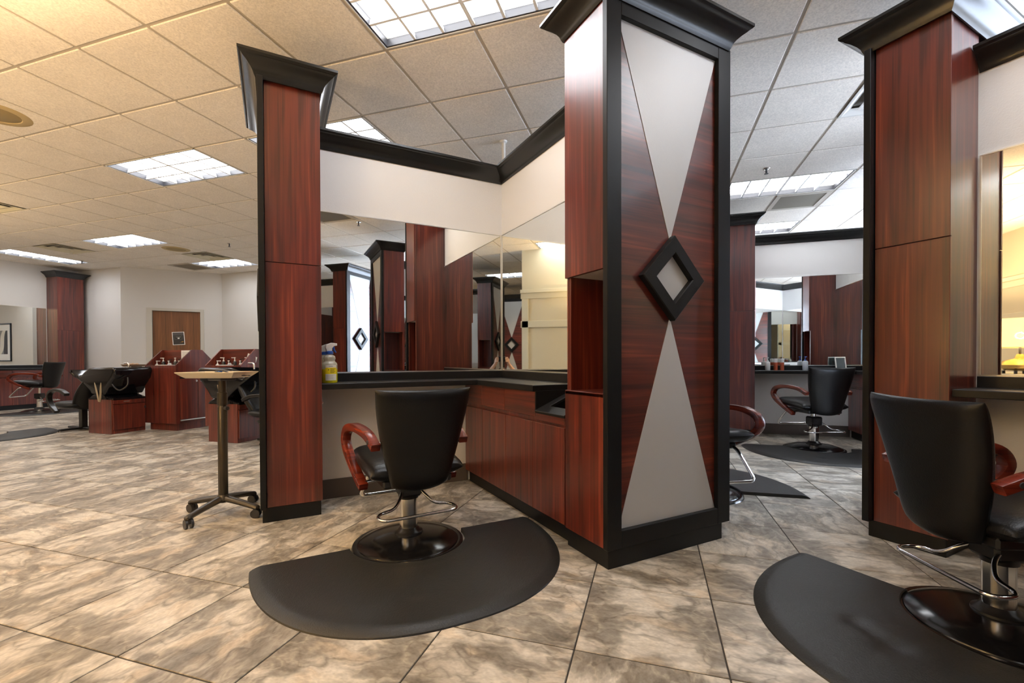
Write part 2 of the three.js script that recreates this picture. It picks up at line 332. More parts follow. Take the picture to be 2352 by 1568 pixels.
for (const [kind, i, j, label] of squares) {
  const t = thing(kind === 'grille' ? 'return_grille' : 'air_diffuser', label, 'vent', cu(i + 0.5), cv(j + 0.5), 0, 'square ceiling vents', CEIL), h = GRID / 2 - 0.012;
  if (kind === 'grille') {
    part(t, 'frame', mergeGeometries([bx(-h, h, -0.004, 0.01, -h, -h + 0.05), bx(-h, h, -0.004, 0.01, h - 0.05, h), bx(-h, -h + 0.05, -0.004, 0.01, -h + 0.05, h - 0.05), bx(h - 0.05, h, -0.004, 0.01, -h + 0.05, h - 0.05)]), M.tbar);
    part(t, 'backing', bx(-h + 0.05, h - 0.05, 0.012, 0.016, -h + 0.05, h - 0.05), M.plenum);
    const bar = bx(-h + 0.05, h - 0.05, 0, 0.01, -0.004, 0.004), bars = [];
    for (let k = 0; k < 24; k++) { const g = bar.clone(); g.translate(0, 0, -h + 0.06 + k * ((2 * h - 0.12) / 23)); bars.push(g); }
    part(t, 'grille_bars', mergeGeometries(bars), M.grille).userData.kind = 'stuff';
  } else {
    part(t, 'backing', bx(-h, h, 0.05, 0.055, -h, h), M.plenum);
    const sides = i === 8 ? M.whiteMetal : M.trimCream;
    for (let k = 0; k < 3; k++) {   // nested sloped vanes of a four-way diffuser
      const o = h - k * 0.1, r = o - 0.07;
      const g = moulding([[-o, -o], [-o, o], [o, o], [o, -o]], [[0, -0.004 + k * 0.002], [-0.02, -0.004 + k * 0.002], [-0.065, 0.03], [-0.068, 0.03], [-0.02, 0.001 + k * 0.002], [0, 0.002]], true);
      part(t, 'vane', g, sides); if (r < 0) break;
    }
    part(t, 'center_plate', cbox(-0.06, 0.06, 0, 0.006, -0.06, 0.06), sides);
  }
}
for (const [u, v, where] of [[-6.79, 5.88, 'by the dispensary vent'], [-10.7, 6.0, 'beside the narrow light by the wall column'], [cu(7.5), cv(5.5), 'by the white diffuser'], [0.91, 0.63, 'above the hourglass pillar aisle']]) {
  const t = thing('fire_sprinkler', 'small chrome fire sprinkler head on the ceiling ' + where, 'sprinkler', u, v, 0, 'sprinkler heads', CEIL);
  part(t, 'escutcheon', creasedLathe([[0, -0.008], [0.03, -0.006], [0.036, 0.003], [0, 0.003]], 20), M.chromeSatin);
  part(t, 'body', creasedLathe([[0, -0.045], [0.008, -0.044], [0.01, -0.03], [0.007, -0.022], [0.012, -0.008], [0, -0.006]], 12), M.darkMetal);
  part(t, 'deflector', creasedLathe([[0, -0.056], [0.02, -0.055], [0.02, -0.052], [0, -0.05]], 16), M.darkMetal);
}
for (const [i, j, where] of [[-3, 0, 'in the tile row before the open floor light'], [-8, 6, 'between the dispensary and door lights']]) {
  const t = thing('ceiling_speaker', 'round yellowed ceiling speaker ' + where, 'speaker', cu(i + 0.5), cv(j + 0.5), 0, 'round ceiling speakers', CEIL);
  part(t, 'rim', creasedLathe([[0.145, -0.001], [0.15, -0.006], [0.2, -0.005], [0.21, 0.001]], 40), std({ color: lin(0.52, 0.4, 0.2), roughness: 0.6 }));
  part(t, 'mesh_cover', creasedLathe([[0, -0.003], [0.145, -0.002], [0.15, 0.001]], 40), std({ color: lin(0.36, 0.28, 0.14), roughness: 0.7 }));
}
{
  const t = thing('ceiling_pipe', 'thin white pipe dropping from the ceiling behind the mirror wall corner', 'pipe', -1.27, 3.88, 0, undefined, 0);
  part(t, 'pipe', creasedLathe([[0.016, 2.2], [0.016, CEIL]], 16), M.whiteMetal);
  part(t, 'flange', creasedLathe([[0.016, CEIL - 0.02], [0.03, CEIL - 0.014], [0.034, CEIL - 0.002]], 20), M.whiteMetal);
}

/* ------------------------------------------------------------------ outer walls */
const H2 = CEIL + 0.2;
function wallRun(name, label, pts, mat, thick = 0.12, y0 = 0, y1 = H2) {   // pts in u, v; thickness goes to the left of travel
  const o = structure(name, label);
  for (let k = 0; k < pts.length - 1; k++) {
    const [a, b] = [pts[k], pts[k + 1]], len = Math.hypot(b[0] - a[0], b[1] - a[1]), ang = Math.atan2(b[1] - a[1], b[0] - a[0]);
    part(o, 'wall_panel', bx(-0.02, len + 0.02, y0, y1, -thick, 0), mat, [a[0], 0, -a[1]], [0, ang, 0]);
    if (y0 === 0) part(o, 'baseboard', cbox(0, len, 0, 0.1, 0.001, 0.012, 0.002), M.baseboard, [a[0], 0, -a[1]], [0, ang, 0]);
  }
  return o;
}
wallRun('wall_left', 'light grey painted wall behind the long wall mirror', [[-12.05, -9], [-12.05, 6.69]], M.wallGreige);
wallRun('wall_far', 'light grey painted wall between the wall column and the angled wall', [[-12.05, 6.69], [-10.6, 6.69]], M.wallWhite);
{
  // angled wall with the wooden door: leave the opening free
  const P = (p) => [(p - 12.17) * R2, (p + 12.17) * R2], o = structure('wall_angled', 'warm grey angled wall around the wooden door');
  const base = P(-2.80), len = 1.80, put = (x0, x1, y0, y1, z0, z1, m, n) => part(o, n ?? 'wall_panel', bx(x0, x1, y0, y1, z0, z1), m ?? M.wallGreige, [base[0], 0, -base[1]], [0, PI / 4, 0]);
  put(-0.02, 0.47, 0, H2, -0.12, 0); put(1.38, len + 0.05, 0, H2, -0.12, 0); put(0.47, 1.38, 2.03, H2, -0.12, 0);
  put(0, 0.4, 0, 0.1, 0.001, 0.012, M.baseboard, 'baseboard'); put(1.44, len, 0, 0.1, 0.001, 0.012, M.baseboard, 'baseboard');
  const d = structure('door_1', 'flush brown wooden door in a beige metal frame'); d.position.set(base[0], 0, -base[1]); d.rotation.y = PI / 4;
  part(d, 'door_backing', bx(0.38, 1.45, 0, 2.1, -0.13, -0.1), M.doorFrame);
  part(d, 'door_leaf', cbox(0.505, 1.355, 0.008, 2.0, -0.075, -0.035, 0.002), M.doorWood);
  part(d, 'door_frame', mergeGeometries([cbox(0.405, 0.5, 0, 2.065, -0.1, 0.015), cbox(1.36, 1.43, 0, 2.065, -0.1, 0.015), cbox(0.5, 1.36, 2.006, 2.065, -0.1, 0.015)]), M.doorFrame, undefined, undefined, 'beige metal door frame');
  const hd = part(d, 'door_handle', creasedLathe([[0, 0], [0.03, 0], [0.03, 0.01], [0.012, 0.014], [0.012, 0.04], [0.028, 0.05], [0.028, 0.07], [0, 0.075]], 20), M.chromeSatin, [1.29, 0.98, -0.035], [PI / 2, 0, 0]);
  // printed notice on the door
  const cv2 = document.createElement('canvas'); cv2.width = 330; cv2.height = 426; const g = cv2.getContext('2d');
  g.fillStyle = '#e9e7e2'; g.fillRect(0, 0, 330, 426); g.fillStyle = '#2a2725'; g.fillRect(18, 16, 294, 394); g.fillStyle = '#4b4a4b'; g.fillRect(18, 16, 294, 96);
  g.strokeStyle = '#7d7a74'; g.lineWidth = 4; g.strokeRect(64, 130, 200, 116); g.fillStyle = '#d8d6d0'; for (let k = 0; k < 9; k++) g.fillRect(100 + k * 15, 164 + (k % 2), 11, 7);
  g.fillStyle = '#f4f2ec'; g.beginPath(); g.arc(156, 208, 17, 0, 7); g.arc(178, 208, 17, 0, 7); g.fill();
  g.fillStyle = '#b07a2c'; g.beginPath(); g.ellipse(258, 330, 38, 16, -0.3, 0, 7); g.fill(); g.fillStyle = '#5a4020'; g.beginPath(); g.ellipse(225, 348, 44, 12, -0.3, 0, 7); g.fill();
  const tx = new THREE.CanvasTexture(cv2); tx.colorSpace = THREE.SRGBColorSpace;
  const n = thing('paper_notice', 'dark printed notice with white border taped crooked on the wooden door', 'notice', (base[0] + (-1.845 + 2.8) * R2) + 0.034 * R2, (base[1] + (-1.845 + 2.8) * R2) + 0.034 * R2, PI / 4, undefined, 1.415);
  n.position.set(base[0] + 0.955 * R2 - 0.0335 * R2, 1.415, -(base[1] + 0.955 * R2) - 0.0335 * R2); n.rotation.z = 0;
  const sheet = part(n, 'sheet', new THREE.BoxGeometry(0.222, 0.285, 0.0015), [M.paper, M.paper, M.paper, M.paper, std({ map: tx, roughness: 0.5 }), M.paper]); sheet.rotation.z = 0.06;
}
wallRun('wall_back', 'light grey painted back wall beyond the angled corner', [[-9.3, 7.87], [-3.9, 7.87], [-3.9, 9.3], [4.85, 9.3]], M.wallGreige);
// storefront: piers, sill and header with tall panes between, on the street side and behind the camera
let windowNo = 0;
function storefront(name, label, u0, v0, turn, length, bays) {   // runs along local +x, inside faces local +z
  const o = structure(name, label); o.position.set(u0, 0, -v0); o.rotation.y = turn;
  part(o, 'wall_panel', bx(0, length, 0, 0.3, -0.15, 0), M.wallWhite); part(o, 'wall_panel', bx(0, length, 2.75, H2, -0.15, 0), M.wallWhite);
  const step = length / bays;
  for (let k = 0; k <= bays; k++) part(o, 'window_pier', cbox(Math.max(0, k * step - 0.08), Math.min(length, k * step + 0.08), 0.3, 2.75, -0.14, 0), M.wallWhite);
  for (let k = 0; k < bays; k++) {
    const w = structure('window_' + ++windowNo, 'tall storefront window pane with aluminium frame'), a = k * step + 0.08, b = (k + 1) * step - 0.08; w.position.copy(o.position); w.rotation.y = turn;
    part(w, 'window_frame', mergeGeometries([bx(a, b, 0.3, 0.35, -0.1, -0.04), bx(a, b, 2.7, 2.75, -0.1, -0.04), bx((a + b) / 2 - 0.025, (a + b) / 2 + 0.025, 0.35, 2.7, -0.1, -0.04)]), M.alu);
    part(w, 'pane', bx(a, b, 0.35, 2.7, -0.072, -0.068), M.pane);
  }
}
storefront('wall_right', 'storefront wall with tall windows on the street side', 4.85, 9.3, -PI / 2, 9.2, 4);
wallRun('wall_right_solid', 'solid light wall continuing the storefront', [[4.85, 0.1], [4.85, -9]], M.wallWhite);
wallRun('wall_rear', 'light wall closing the salon beyond the panelled partition', [[4.85, -9], [-12.05, -9]], M.wallWhite);
{
  // panelled cream partition directly behind the camera, seen in the mirrors
  const o = structure('wall_panelled', 'cream panelled partition wall with flat rails, seen in the mirrors');
  part(o, 'wall_panel', bx(-7.2, -0.07, 0, H2, 0.95, 1.07), M.wallCream);
  for (const [y0, y1, d] of [[2.12, 2.18, 0.05], [2.02, 2.12, 0.02], [1.5, 1.62, 0.02], [0.0, 0.16, 0.022]]) part(o, 'trim_rail', cbox(-7.2, -0.05, y0, y1, 0.95 - d, 0.951, 0.003), M.trimCream);
  for (let k = 0; k < 8; k++) part(o, 'trim_stile', cbox(-0.19 - k * 0.98, -0.07 - k * 0.98, 0.16, 2.02, 0.93, 0.951, 0.003), M.trimCream);
}

/* ------------------------------------------------------------------ styling islands */
const PILLAR_PROFILE = [[0.0, 2.518], [0.006, 2.518], [0.012, 2.53], [0.014, 2.535], [0.018, 2.548], [0.03, 2.566], [0.048, 2.584], [0.066, 2.597], [0.072, 2.604], [0.074, 2.607], [0.082, 2.61], [0.09, 2.618], [0.09, 2.632], [0.0, 2.636]];
const WALL_PROFILE = [[0.0, 2.338], [0.006, 2.338], [0.012, 2.348], [0.014, 2.353], [0.018, 2.364], [0.03, 2.382], [0.048, 2.399], [0.066, 2.412], [0.072, 2.418], [0.074, 2.421], [0.082, 2.424], [0.09, 2.431], [0.09, 2.445], [-0.02, 2.447]];
const W0 = 0.0525;
// shared geometry of a pillar at the end of an arm that runs along +z of its island; drawn about z = 1.58
const PZ = 1.58, gp = {};
{
  const Z = (z) => z - PZ;
  gp.base = cbox(-0.382, 0.372, 0, 0.086, Z(1.44), Z(1.752), 0.002);
  gp.upperBody = cbox(-0.37, -W0, 1.352, 2.53, Z(1.437), Z(1.728), 0.001, 'v', [0.3, 0.2]); gp.lowerBody = cbox(-0.37, -W0, 0.086, 0.762, Z(1.437), Z(1.728), 0.001, 'v', [0.1, 0.2]);
  gp.upperDoor = cbox(-0.389, -0.371, 1.34, 2.53, Z(1.43), Z(1.728), 0.0015, 'v', [0.12, 0.55]); gp.lowerDoor = cbox(-0.389, -0.371, 0.086, 0.778, Z(1.43), Z(1.728), 0.0015, 'v', [0.41, 1.3]);
  gp.sidePanel = cbox(-0.372, -W0, 0.086, 2.53, Z(1.4255), Z(1.4365), 0.001, 'v', [0.63, 0.25]);
  gp.under = bx(-0.368, -W0 - 0.02, 1.344, 1.352, Z(1.455), Z(1.71));
  gp.cubbySide = cbox(-0.37, -W0, 0.762, 1.352, Z(1.437), Z(1.455), 0.001, 'v'); gp.cubbySide2 = cbox(-0.37, -W0, 0.762, 1.352, Z(1.71), Z(1.728), 0.001, 'v');
  gp.cubbyBack = bx(-0.09, -W0, 0.762, 1.352, Z(1.455), Z(1.71), 'v'); gp.shelf = cbox(-0.389, -0.09, 0.762, 0.781, Z(1.432), Z(1.728), 0.001, 'h');
  gp.colBody = cbox(W0, 0.356, 0.086, 2.53, Z(1.437), Z(1.728), 0.001, 'v', [0.77, 0.6]);
  gp.colUpper = cbox(0.357, 0.375, 1.502, 2.53, Z(1.432), Z(1.728), 0.0015, 'v', [0.33, 1.1]); gp.colLower = cbox(0.357, 0.375, 0.086, 1.498, Z(1.432), Z(1.728), 0.0015, 'v', [0.02, 0.7]);
  const F0 = 1.731, F1 = 1.762;
  gp.stileL = cbox(-0.394, -0.312, 0.086, 2.53, Z(F0), Z(F1), 0.002); gp.stileR = cbox(0.328, 0.42, 0.086, 2.53, Z(F0), Z(F1), 0.002);
  gp.railT = cbox(-0.312, 0.328, 2.46, 2.53, Z(F0), Z(F1), 0.002); gp.railB = cbox(-0.312, 0.328, 0.086, 0.166, Z(F0), Z(F1), 0.002);
  gp.panel = bx(-0.314, 0.33, 0.16, 2.465, Z(1.728), Z(1.738), 'h', [0.45, 0.31]);
  gp.triT = boxUV(extrude(shapeOf([[-0.312, 2.46], [0.008, 1.50], [0.328, 2.46]]), 0.003).translate(0, 0, Z(1.7375))); gp.triB = boxUV(extrude(shapeOf([[-0.312, 0.166], [0.328, 0.166], [0.008, 1.135]]), 0.003).translate(0, 0, Z(1.7375)));
  const dia = (r) => [[0.008 - r, 1.32], [0.008, 1.32 - r], [0.008 + r, 1.32], [0.008, 1.32 + r]], ds = shapeOf(dia(0.203)); ds.holes.push(new THREE.Path(dia(0.118).map(([x, y]) => new THREE.Vector2(x, y)).reverse()));
  gp.diamond = boxUV(extrude(ds, 0.03, 0.004, 1).translate(0, 0, Z(1.742))); gp.inset = boxUV(extrude(shapeOf(dia(0.125)), 0.006).translate(0, 0, Z(1.741)));
  gp.crown = moulding([[-0.389, Z(1.43)], [-0.389, Z(1.762)], [0.395, Z(1.762)], [0.395, Z(1.43)]], PILLAR_PROFILE, true);
  gp.cap = bx(-0.385, 0.39, 2.53, 2.6, Z(1.435), Z(1.755));
}
function place(t, isl, k, lx, lz) {   // put a thing at lx, lz of island isl turned by k quarter turns
  const th = isl.turn + k * PI / 2, c = Math.cos(th), s = Math.sin(th);
  t.position.set(isl.u + lx * c + lz * s, 0, -isl.v - lx * s + lz * c); t.rotation.y = th; return t;
}
function pillar(isl, k, label) {
  const t = thing('pillar', label, 'pillar', 0, 0, 0, 'wood and black pillars at the ends of the styling walls'); place(t, isl, k, 0, PZ);
  part(t, 'base', gp.base, M.black); part(t, 'upper_cabinet', gp.upperBody, M.wood); part(t, 'lower_cabinet', gp.lowerBody, M.wood);
  part(t, 'upper_door', gp.upperDoor, M.wood); part(t, 'lower_door', gp.lowerDoor, M.wood); part(t, 'cabinet_underside', gp.under, M.melamine, undefined, undefined, 'pale grey underside');
  part(t, 'side_panel', gp.sidePanel, M.wood); part(t, 'niche_side', gp.cubbySide, M.wood); part(t, 'niche_side', gp.cubbySide2, M.wood); part(t, 'niche_back', gp.cubbyBack, M.wood); part(t, 'niche_shelf', gp.shelf, M.wood);
  part(t, 'column_body', gp.colBody, M.wood); part(t, 'upper_panel', gp.colUpper, M.wood); part(t, 'lower_panel', gp.colLower, M.wood);
  part(t, 'frame_stile', gp.stileL, M.black); part(t, 'frame_stile', gp.stileR, M.black); part(t, 'frame_rail', gp.railT, M.black); part(t, 'frame_rail', gp.railB, M.black);
  part(t, 'front_panel', gp.panel, M.wood, undefined, undefined, 'cherry panel with horizontal grain');
  part(t, 'silver_triangle', gp.triT, M.silver, undefined, undefined, 'silver triangle pointing down'); part(t, 'silver_triangle', gp.triB, M.silver, undefined, undefined, 'silver triangle pointing up');
  const d = part(t, 'diamond_frame', gp.diamond, M.black, undefined, undefined, 'black diamond frame'); part(d, 'diamond_inset', gp.inset, M.silver);
  part(t, 'crown_molding', gp.crown, M.crown); part(t, 'cap', gp.cap, M.black);
}
function partition(isl, label, arms = [0, 1, 2, 3]) {
  const t = thing('partition_wall', label, 'partition', 0, 0, 0, 'white cross-shaped styling partitions'); place(t, isl, 0, 0, 0);
  const arm = bx(-W0, W0, 0, 2.44, W0, 1.44), core = bx(-W0, W0, 0, 2.44, -W0, W0), crown = moulding([[-W0, 1.432], [-W0, W0], [-1.432, W0]].reverse(), WALL_PROFILE, false), base = cbox(-1.45, -0.36, 0, 0.13, W0, W0 + 0.01, 0.002);
  part(t, 'wall_core', core, M.wallWhite);
  for (const k of arms) part(t, 'wall_arm', arm, M.wallWhite, undefined, [0, k * PI / 2, 0]);
  for (const k of [0, 1, 2, 3]) if (arms.includes(k) && arms.includes((k + 3) % 4)) { part(t, 'crown_molding', crown, M.crown, undefined, [0, k * PI / 2, 0]); part(t, 'baseboard', base, M.baseboard, undefined, [0, k * PI / 2, 0], 'dark brown baseboard'); }
}
const gs = {};
{
  gs.topL = cbox(-1.432, -0.402, 0.757, 0.787, W0, 0.352, 0.003); 
  const L = shapeOf([[-1.43, -W0], [-1.43, -0.352], [-0.402, -0.352], [-0.402, -1.13], [-W0, -1.13], [-W0, -W0]].reverse());
  const g = extrude(L, 0.03, 0.003, 1); g.rotateX(-PI / 2); g.translate(0, 0.757, 0); gs.top = boxUV(g);
  gs.splashL = cbox(-1.43, -W0, 0.787, 0.845, W0, W0 + 0.018, 0.002); gs.splashR = cbox(-W0 - 0.018, -W0, 0.787, 0.845, W0 + 0.018, 1.425, 0.002);
  gs.body = bx(-0.366, -W0, 0.086, 0.757, 0.08, 1.13, 'v'); gs.body2 = bx(-0.366, -W0, 0.086, 0.63, 1.13, 1.43, 'v');
  const dz = [0.08, 0.40, 0.76, 1.10, 1.418], rz = [0.08, 0.39, 0.744, 1.128];
  gs.doors = [0, 1, 2, 3].map((k) => cbox(-0.385, -0.367, 0.09, 0.583, dz[k] + 0.0015, dz[k + 1] - 0.0015, 0.0015, 'v', [k * 0.37, k * 0.21]));
  gs.drawers = [0, 1, 2].map((k) => cbox(-0.385, -0.367, 0.612, 0.754, rz[k] + 0.0015, rz[k + 1] - 0.0015, 0.0015, 'h', [k * 0.31, k * 0.53]));
  gs.chuteRail = cbox(-0.385, -0.367, 0.598, 0.638, 1.13, 1.418, 0.0015, 'h');
  gs.toe = bx(-0.352, -W0, 0, 0.086, 0.08, 1.43);
  // tool chute: black end cheek and a sloping plate with a slot
  gs.cheek = bx(-0.385, -W0, 0.636, 0.757, 1.126, 1.138);
  const pl = shapeOf([[0, 0], [0.288, 0], [0.288, 0.36], [0, 0.36]]); pl.holes.push(new THREE.Path([[0.06, 0.07], [0.06, 0.26], [0.27, 0.26], [0.27, 0.07]].map(([x, y]) => new THREE.Vector2(x, y))));
  const c = extrude(pl, 0.012, 0.002, 1); c.rotateX(-PI / 2 + 0.4); c.rotateY(-PI / 2); c.translate(-0.39, 0.636, 1.138); gs.chute = boxUV(c);
  gs.chuteBox = bx(-0.34, -W0, 0.631, 0.64, 1.14, 1.42);
  const x0 = -1.428, x1 = -W0 - 0.006;
  gs.mirL = bx(x0 + 0.006, x1, 0.852, 1.926, W0, W0 + 0.006); gs.mirR = bx(-W0 - 0.006, -W0, 0.852, 1.926, W0 + 0.008, 1.43);
  gs.trimL = mergeGeometries([bx(x0, x1, 0.844, 0.853, W0, W0 + 0.012), bx(x0, x1, 1.925, 1.931, W0, W0 + 0.009), bx(x0, x0 + 0.007, 0.85, 1.93, W0, W0 + 0.009), bx(x1 - 0.008, x1, 0.85, 1.93, W0 + 0.006, W0 + 0.01)]);
  gs.trimR = mergeGeometries([bx(-W0 - 0.012, -W0, 0.844, 0.853, W0 + 0.012, 1.43), bx(-W0 - 0.009, -W0, 1.925, 1.931, W0 + 0.009, 1.43), bx(-W0 - 0.01, -W0 - 0.006, 0.85, 1.93, W0 + 0.01, W0 + 0.018)]);
}
function station(isl, k, where, what = 'mcb') {
  if (what.includes('m')) {
    let t = thing('wall_mirror', 'wide frameless mirror above the open legroom of ' + where, 'mirror', 0, 0, 0, 'styling station mirrors'); place(t, isl, k, 0, 0); part(t, 'glass', gs.mirL, M.mirror); part(t, 'edge_trim', gs.trimL, M.alu, undefined, undefined, 'thin aluminium edge strip');
    t = thing('wall_mirror', 'mirror above the base cabinets of ' + where, 'mirror', 0, 0, 0, 'styling station mirrors'); place(t, isl, k, 0, 0); part(t, 'glass', gs.mirR, M.mirror); part(t, 'edge_trim', gs.trimR, M.alu, undefined, undefined, 'thin aluminium edge strip');
  }
  if (what.includes('c')) {
    const t = thing('countertop', 'black laminate corner countertop of ' + where, 'countertop', 0, 0, 0, 'black station countertops'); place(t, isl, k, 0, 0);
    part(t, 'top', gs.top, M.counter); part(t, 'backsplash', gs.splashL, M.counter); part(t, 'backsplash', gs.splashR, M.counter);
    const hk = thing('wall_hook', 'small chrome hook under the countertop of ' + where, 'hook', 0, 0, 0, 'chrome wall hooks'); place(hk, isl, k, -1.408, W0); hk.position.y = 0.65;
    part(hk, 'hook', pipe([[0, 0, 0], [0, -0.012, 0.03], [0, -0.006, 0.05], [0, 0.03, 0.055]], 0.004, 0.015), M.chrome); part(hk, 'rosette', creasedLathe([[0, 0.004], [0.012, 0.004], [0.013, 0]], 16), M.chrome, undefined, [PI / 2, 0, 0]);
  }
  if (what.includes('b')) {
    const t = thing('base_cabinet', 'cherry base cabinet with drawers and doors in ' + where, 'cabinet', 0, 0, 0, 'cherry station base cabinets'); place(t, isl, k, 0, 0);
    part(t, 'body', gs.body, M.wood); part(t, 'body', gs.body2, M.wood); for (const g of gs.doors) part(t, 'door', g, M.wood); for (const g of gs.drawers) part(t, 'drawer', g, M.wood);
    part(t, 'chute_rail', gs.chuteRail, M.wood); part(t, 'toe_kick', gs.toe, M.black); part(t, 'chute_cheek', gs.cheek, M.counter);
    part(t, 'tool_chute', gs.chute, M.counter, undefined, undefined, 'sloping black plate with a slot'); part(t, 'chute_floor', gs.chuteBox, M.black);
  }
}
const I1 = { u: (1.69 - 3.32) * R2, v: (1.69 + 3.32) * R2, turn: PI / 4 }, I2 = { u: 2.6, v: 6.36, turn: 0 }, I3 = { u: (3.15 + 0.52) * R2, v: (3.15 - 0.52) * R2, turn: PI / 4 }, I4 = { u: 2.6, v: -2.3, turn: 0 }, I5 = { u: 1.25, v: -6.3, turn: 0 };
partition(I1, 'white partition walls meeting in the corner of the hourglass pillar station');
pillar(I1, 0, 'large pillar with silver hourglass triangles and black diamond with base cabinets at its side');
pillar(I1, 3, 'cherry trolley pillar with black crown beside the beige tray');
pillar(I1, 1, 'pillar hidden behind the hourglass pillar'); 
station(I1, 0, 'the hourglass pillar station');
station(I1, 1, 'the station behind the hourglass pillar', 'mc');
partition(I2, 'white partition walls behind the counter with orange cans');
pillar(I2, 3, 'cherry pillar at the end of the counter with orange cans'); pillar(I2, 0, 'pillar of the orange can island hidden behind the tall cherry pillar');
station(I2, 0, 'the station with orange cans');
partition(I3, 'white partition wall behind the chair on the dented mat');
pillar(I3, 2, 'tall cherry pillar with black crown beside the dented mat'); pillar(I3, 3, 'dark pillar reflected beside the bluish pillar in the mirror');
station(I3, 3, 'the station at the dented mat'); station(I3, 2, 'the station facing the street windows', 'm');
partition(I4, 'white partition carrying the bluish daylit pillar, seen in mirrors'); pillar(I4, 2, 'pillar with bluish daylit panel reflected in the hourglass pillar station mirror'); pillar(I4, 3, 'reflected pillar at the end of the second partition');
station(I4, 3, 'the reflected daylit station', 'm');
partition(I5, 'white partition of the distant reflected diamond pillar'); pillar(I5, 2, 'distant diamond pillar reflected in the mirror corner beside the person');

/* ------------------------------------------------------------------ salon chairs and floor mats */
function salonChair(label, up = 0) {
  const t = thing('salon_chair', label, 'salon chair', 0, 0, 0, 'black hydraulic styling chairs');
  part(t, 'base_plate', creasedLathe([[0, 0.058], [0.05, 0.056], [0.12, 0.05], [0.19, 0.038], [0.238, 0.022], [0.25, 0.015], [0.252, 0.011], [0.262, 0.012], [0.275, 0.009], [0.279, 0], [0, 0]], 56, 0.5), M.enamelBlack);
  part(t, 'base_collar', creasedLathe([[0.072, 0.053], [0.07, 0.062], [0.055, 0.07], [0.047, 0.082], [0.044, 0.084]], 32), M.plasticBlack);
  part(t, 'hydraulic_cylinder', creasedLathe([[0.044, 0.06], [0.044, 0.262], [0, 0.262]], 32), M.chromeSatin, undefined, undefined, 'brushed chrome cylinder');
  if (up) part(t, 'piston', creasedLathe([[0.016, 0.25], [0.016, 0.34 + up]], 20), M.chrome);
  part(t, 'pump_housing', mergeGeometries([cbox(-0.055, 0.055, 0.245, 0.335, -0.055, 0.06, 0.012), boxUV(creasedLathe([[0.05, 0.232], [0.052, 0.25], [0.052, 0.3]], 24))]), M.plasticBlack);
  part(t, 'pump_pedal', pipe([[-0.04, 0.285, 0.03], [-0.06, 0.26, 0.075], [-0.1, 0.215, 0.11], [-0.19, 0.205, 0.115], [-0.19, 0.2, 0.205], [0.19, 0.2, 0.205], [0.19, 0.205, 0.115], [0.1, 0.215, 0.11], [0.06, 0.26, 0.075], [0.04, 0.285, 0.03]], 0.0075, 0.05), M.chrome);
  part(t, 'seat_frame', cbox(-0.17, 0.17, 0.335, 0.375, -0.16, 0.17, 0.008), M.plasticBlack, [0, up, 0]);
  part(t, 'footrest', pipe([[-0.14, 0.355, -0.12], [-0.15, 0.34, -0.2], [-0.17, 0.17, -0.36], [0.17, 0.17, -0.36], [0.15, 0.34, -0.2], [0.14, 0.355, -0.12]], 0.011, 0.045), M.chrome, [0, up, 0]);
  const seat = cushion((a, b) => [a * 0.238 * (1 - 0.04 * b), b * 0.25], (a, b) => 0.012 * b * b * Math.sign(b) - 0.006 * (1 - a * a), 0.043, 18, 7); seat.rotateX(-PI / 2);
  part(t, 'seat', seat, M.vinyl, [0, 0.424 + up, -0.055], [0.05, 0, 0]);
  const back = cushion((a, b) => [a * (0.195 + 0.052 * b), b * 0.246 + 0.02 * (a * a - 0.5) * Math.max(0, b)], (a, b) => 0.03 * (1 - a * a) + 0.012 * b * b, 0.034, 22, 9);
  part(t, 'backrest', back, M.vinyl, [0, 0.572 + up, 0.212], [0.17, 0, 0]);
  part(t, 'back_bracket', cbox(-0.09, 0.09, 0.335, 0.36, 0.1, 0.22, 0.004), M.plasticBlack, [0, up, 0]);
  // wooden loop arms: centre line in z, y given a thickness, then extruded sideways
  const line = new THREE.CatmullRomCurve3([[0.215, 0.54], [0.12, 0.578], [-0.03, 0.596], [-0.16, 0.59], [-0.25, 0.56], [-0.278, 0.51], [-0.245, 0.462], [-0.16, 0.41], [-0.06, 0.36], [0.03, 0.322]].map(([z, y]) => new THREE.Vector3(z, y, 0)), false, 'centripetal').getPoints(48), o = [], q = [];
  line.forEach((p, i) => { const a = line[Math.max(0, i - 1)], b = line[Math.min(line.length - 1, i + 1)], d = b.clone().sub(a).normalize(), hw = 0.0165 + 0.004 * Math.sin((i / 48) * PI); o.push([p.x - d.y * hw, p.y + d.x * hw]); q.push([p.x + d.y * hw, p.y - d.x * hw]); });
  const arm = boxUV(toCreasedNormals(extrude(shapeOf([...o, ...q.reverse()].reverse()), 0.034, 0.006, 2), 0.6).rotateY(-PI / 2).translate(0.017, 0, 0), 'h', [0.2, 0.4]);
  for (const s of [-1, 1]) {
    const a = part(t, 'armrest', arm, M.woodArm, [s * 0.232, up, 0], [0, -s * 0.09, 0], 'polished cherry wood loop armrest');
    part(a, 'arm_bolt', creasedLathe([[0, 0.006], [0.009, 0.004], [0.01, 0]], 14), M.darkMetal, [s * 0.022, 0.56, 0.168], [0, 0, -s * PI / 2]);
    part(t, 'arm_bracket', tube([[s * 0.235, 0.338, 0.01], [s * 0.15, 0.348, 0.01]], 0.008, 2), M.chrome, [0, up, 0]); part(t, 'arm_bracket', tube([[s * 0.225, 0.556, 0.185], [s * 0.16, 0.552, 0.21]], 0.008, 2), M.chrome, [0, up, 0]);
  }
  return t;
}
const turnTo = (fu, fv) => Math.atan2(-fu, fv);   // yaw that makes -z look along (fu, fv)
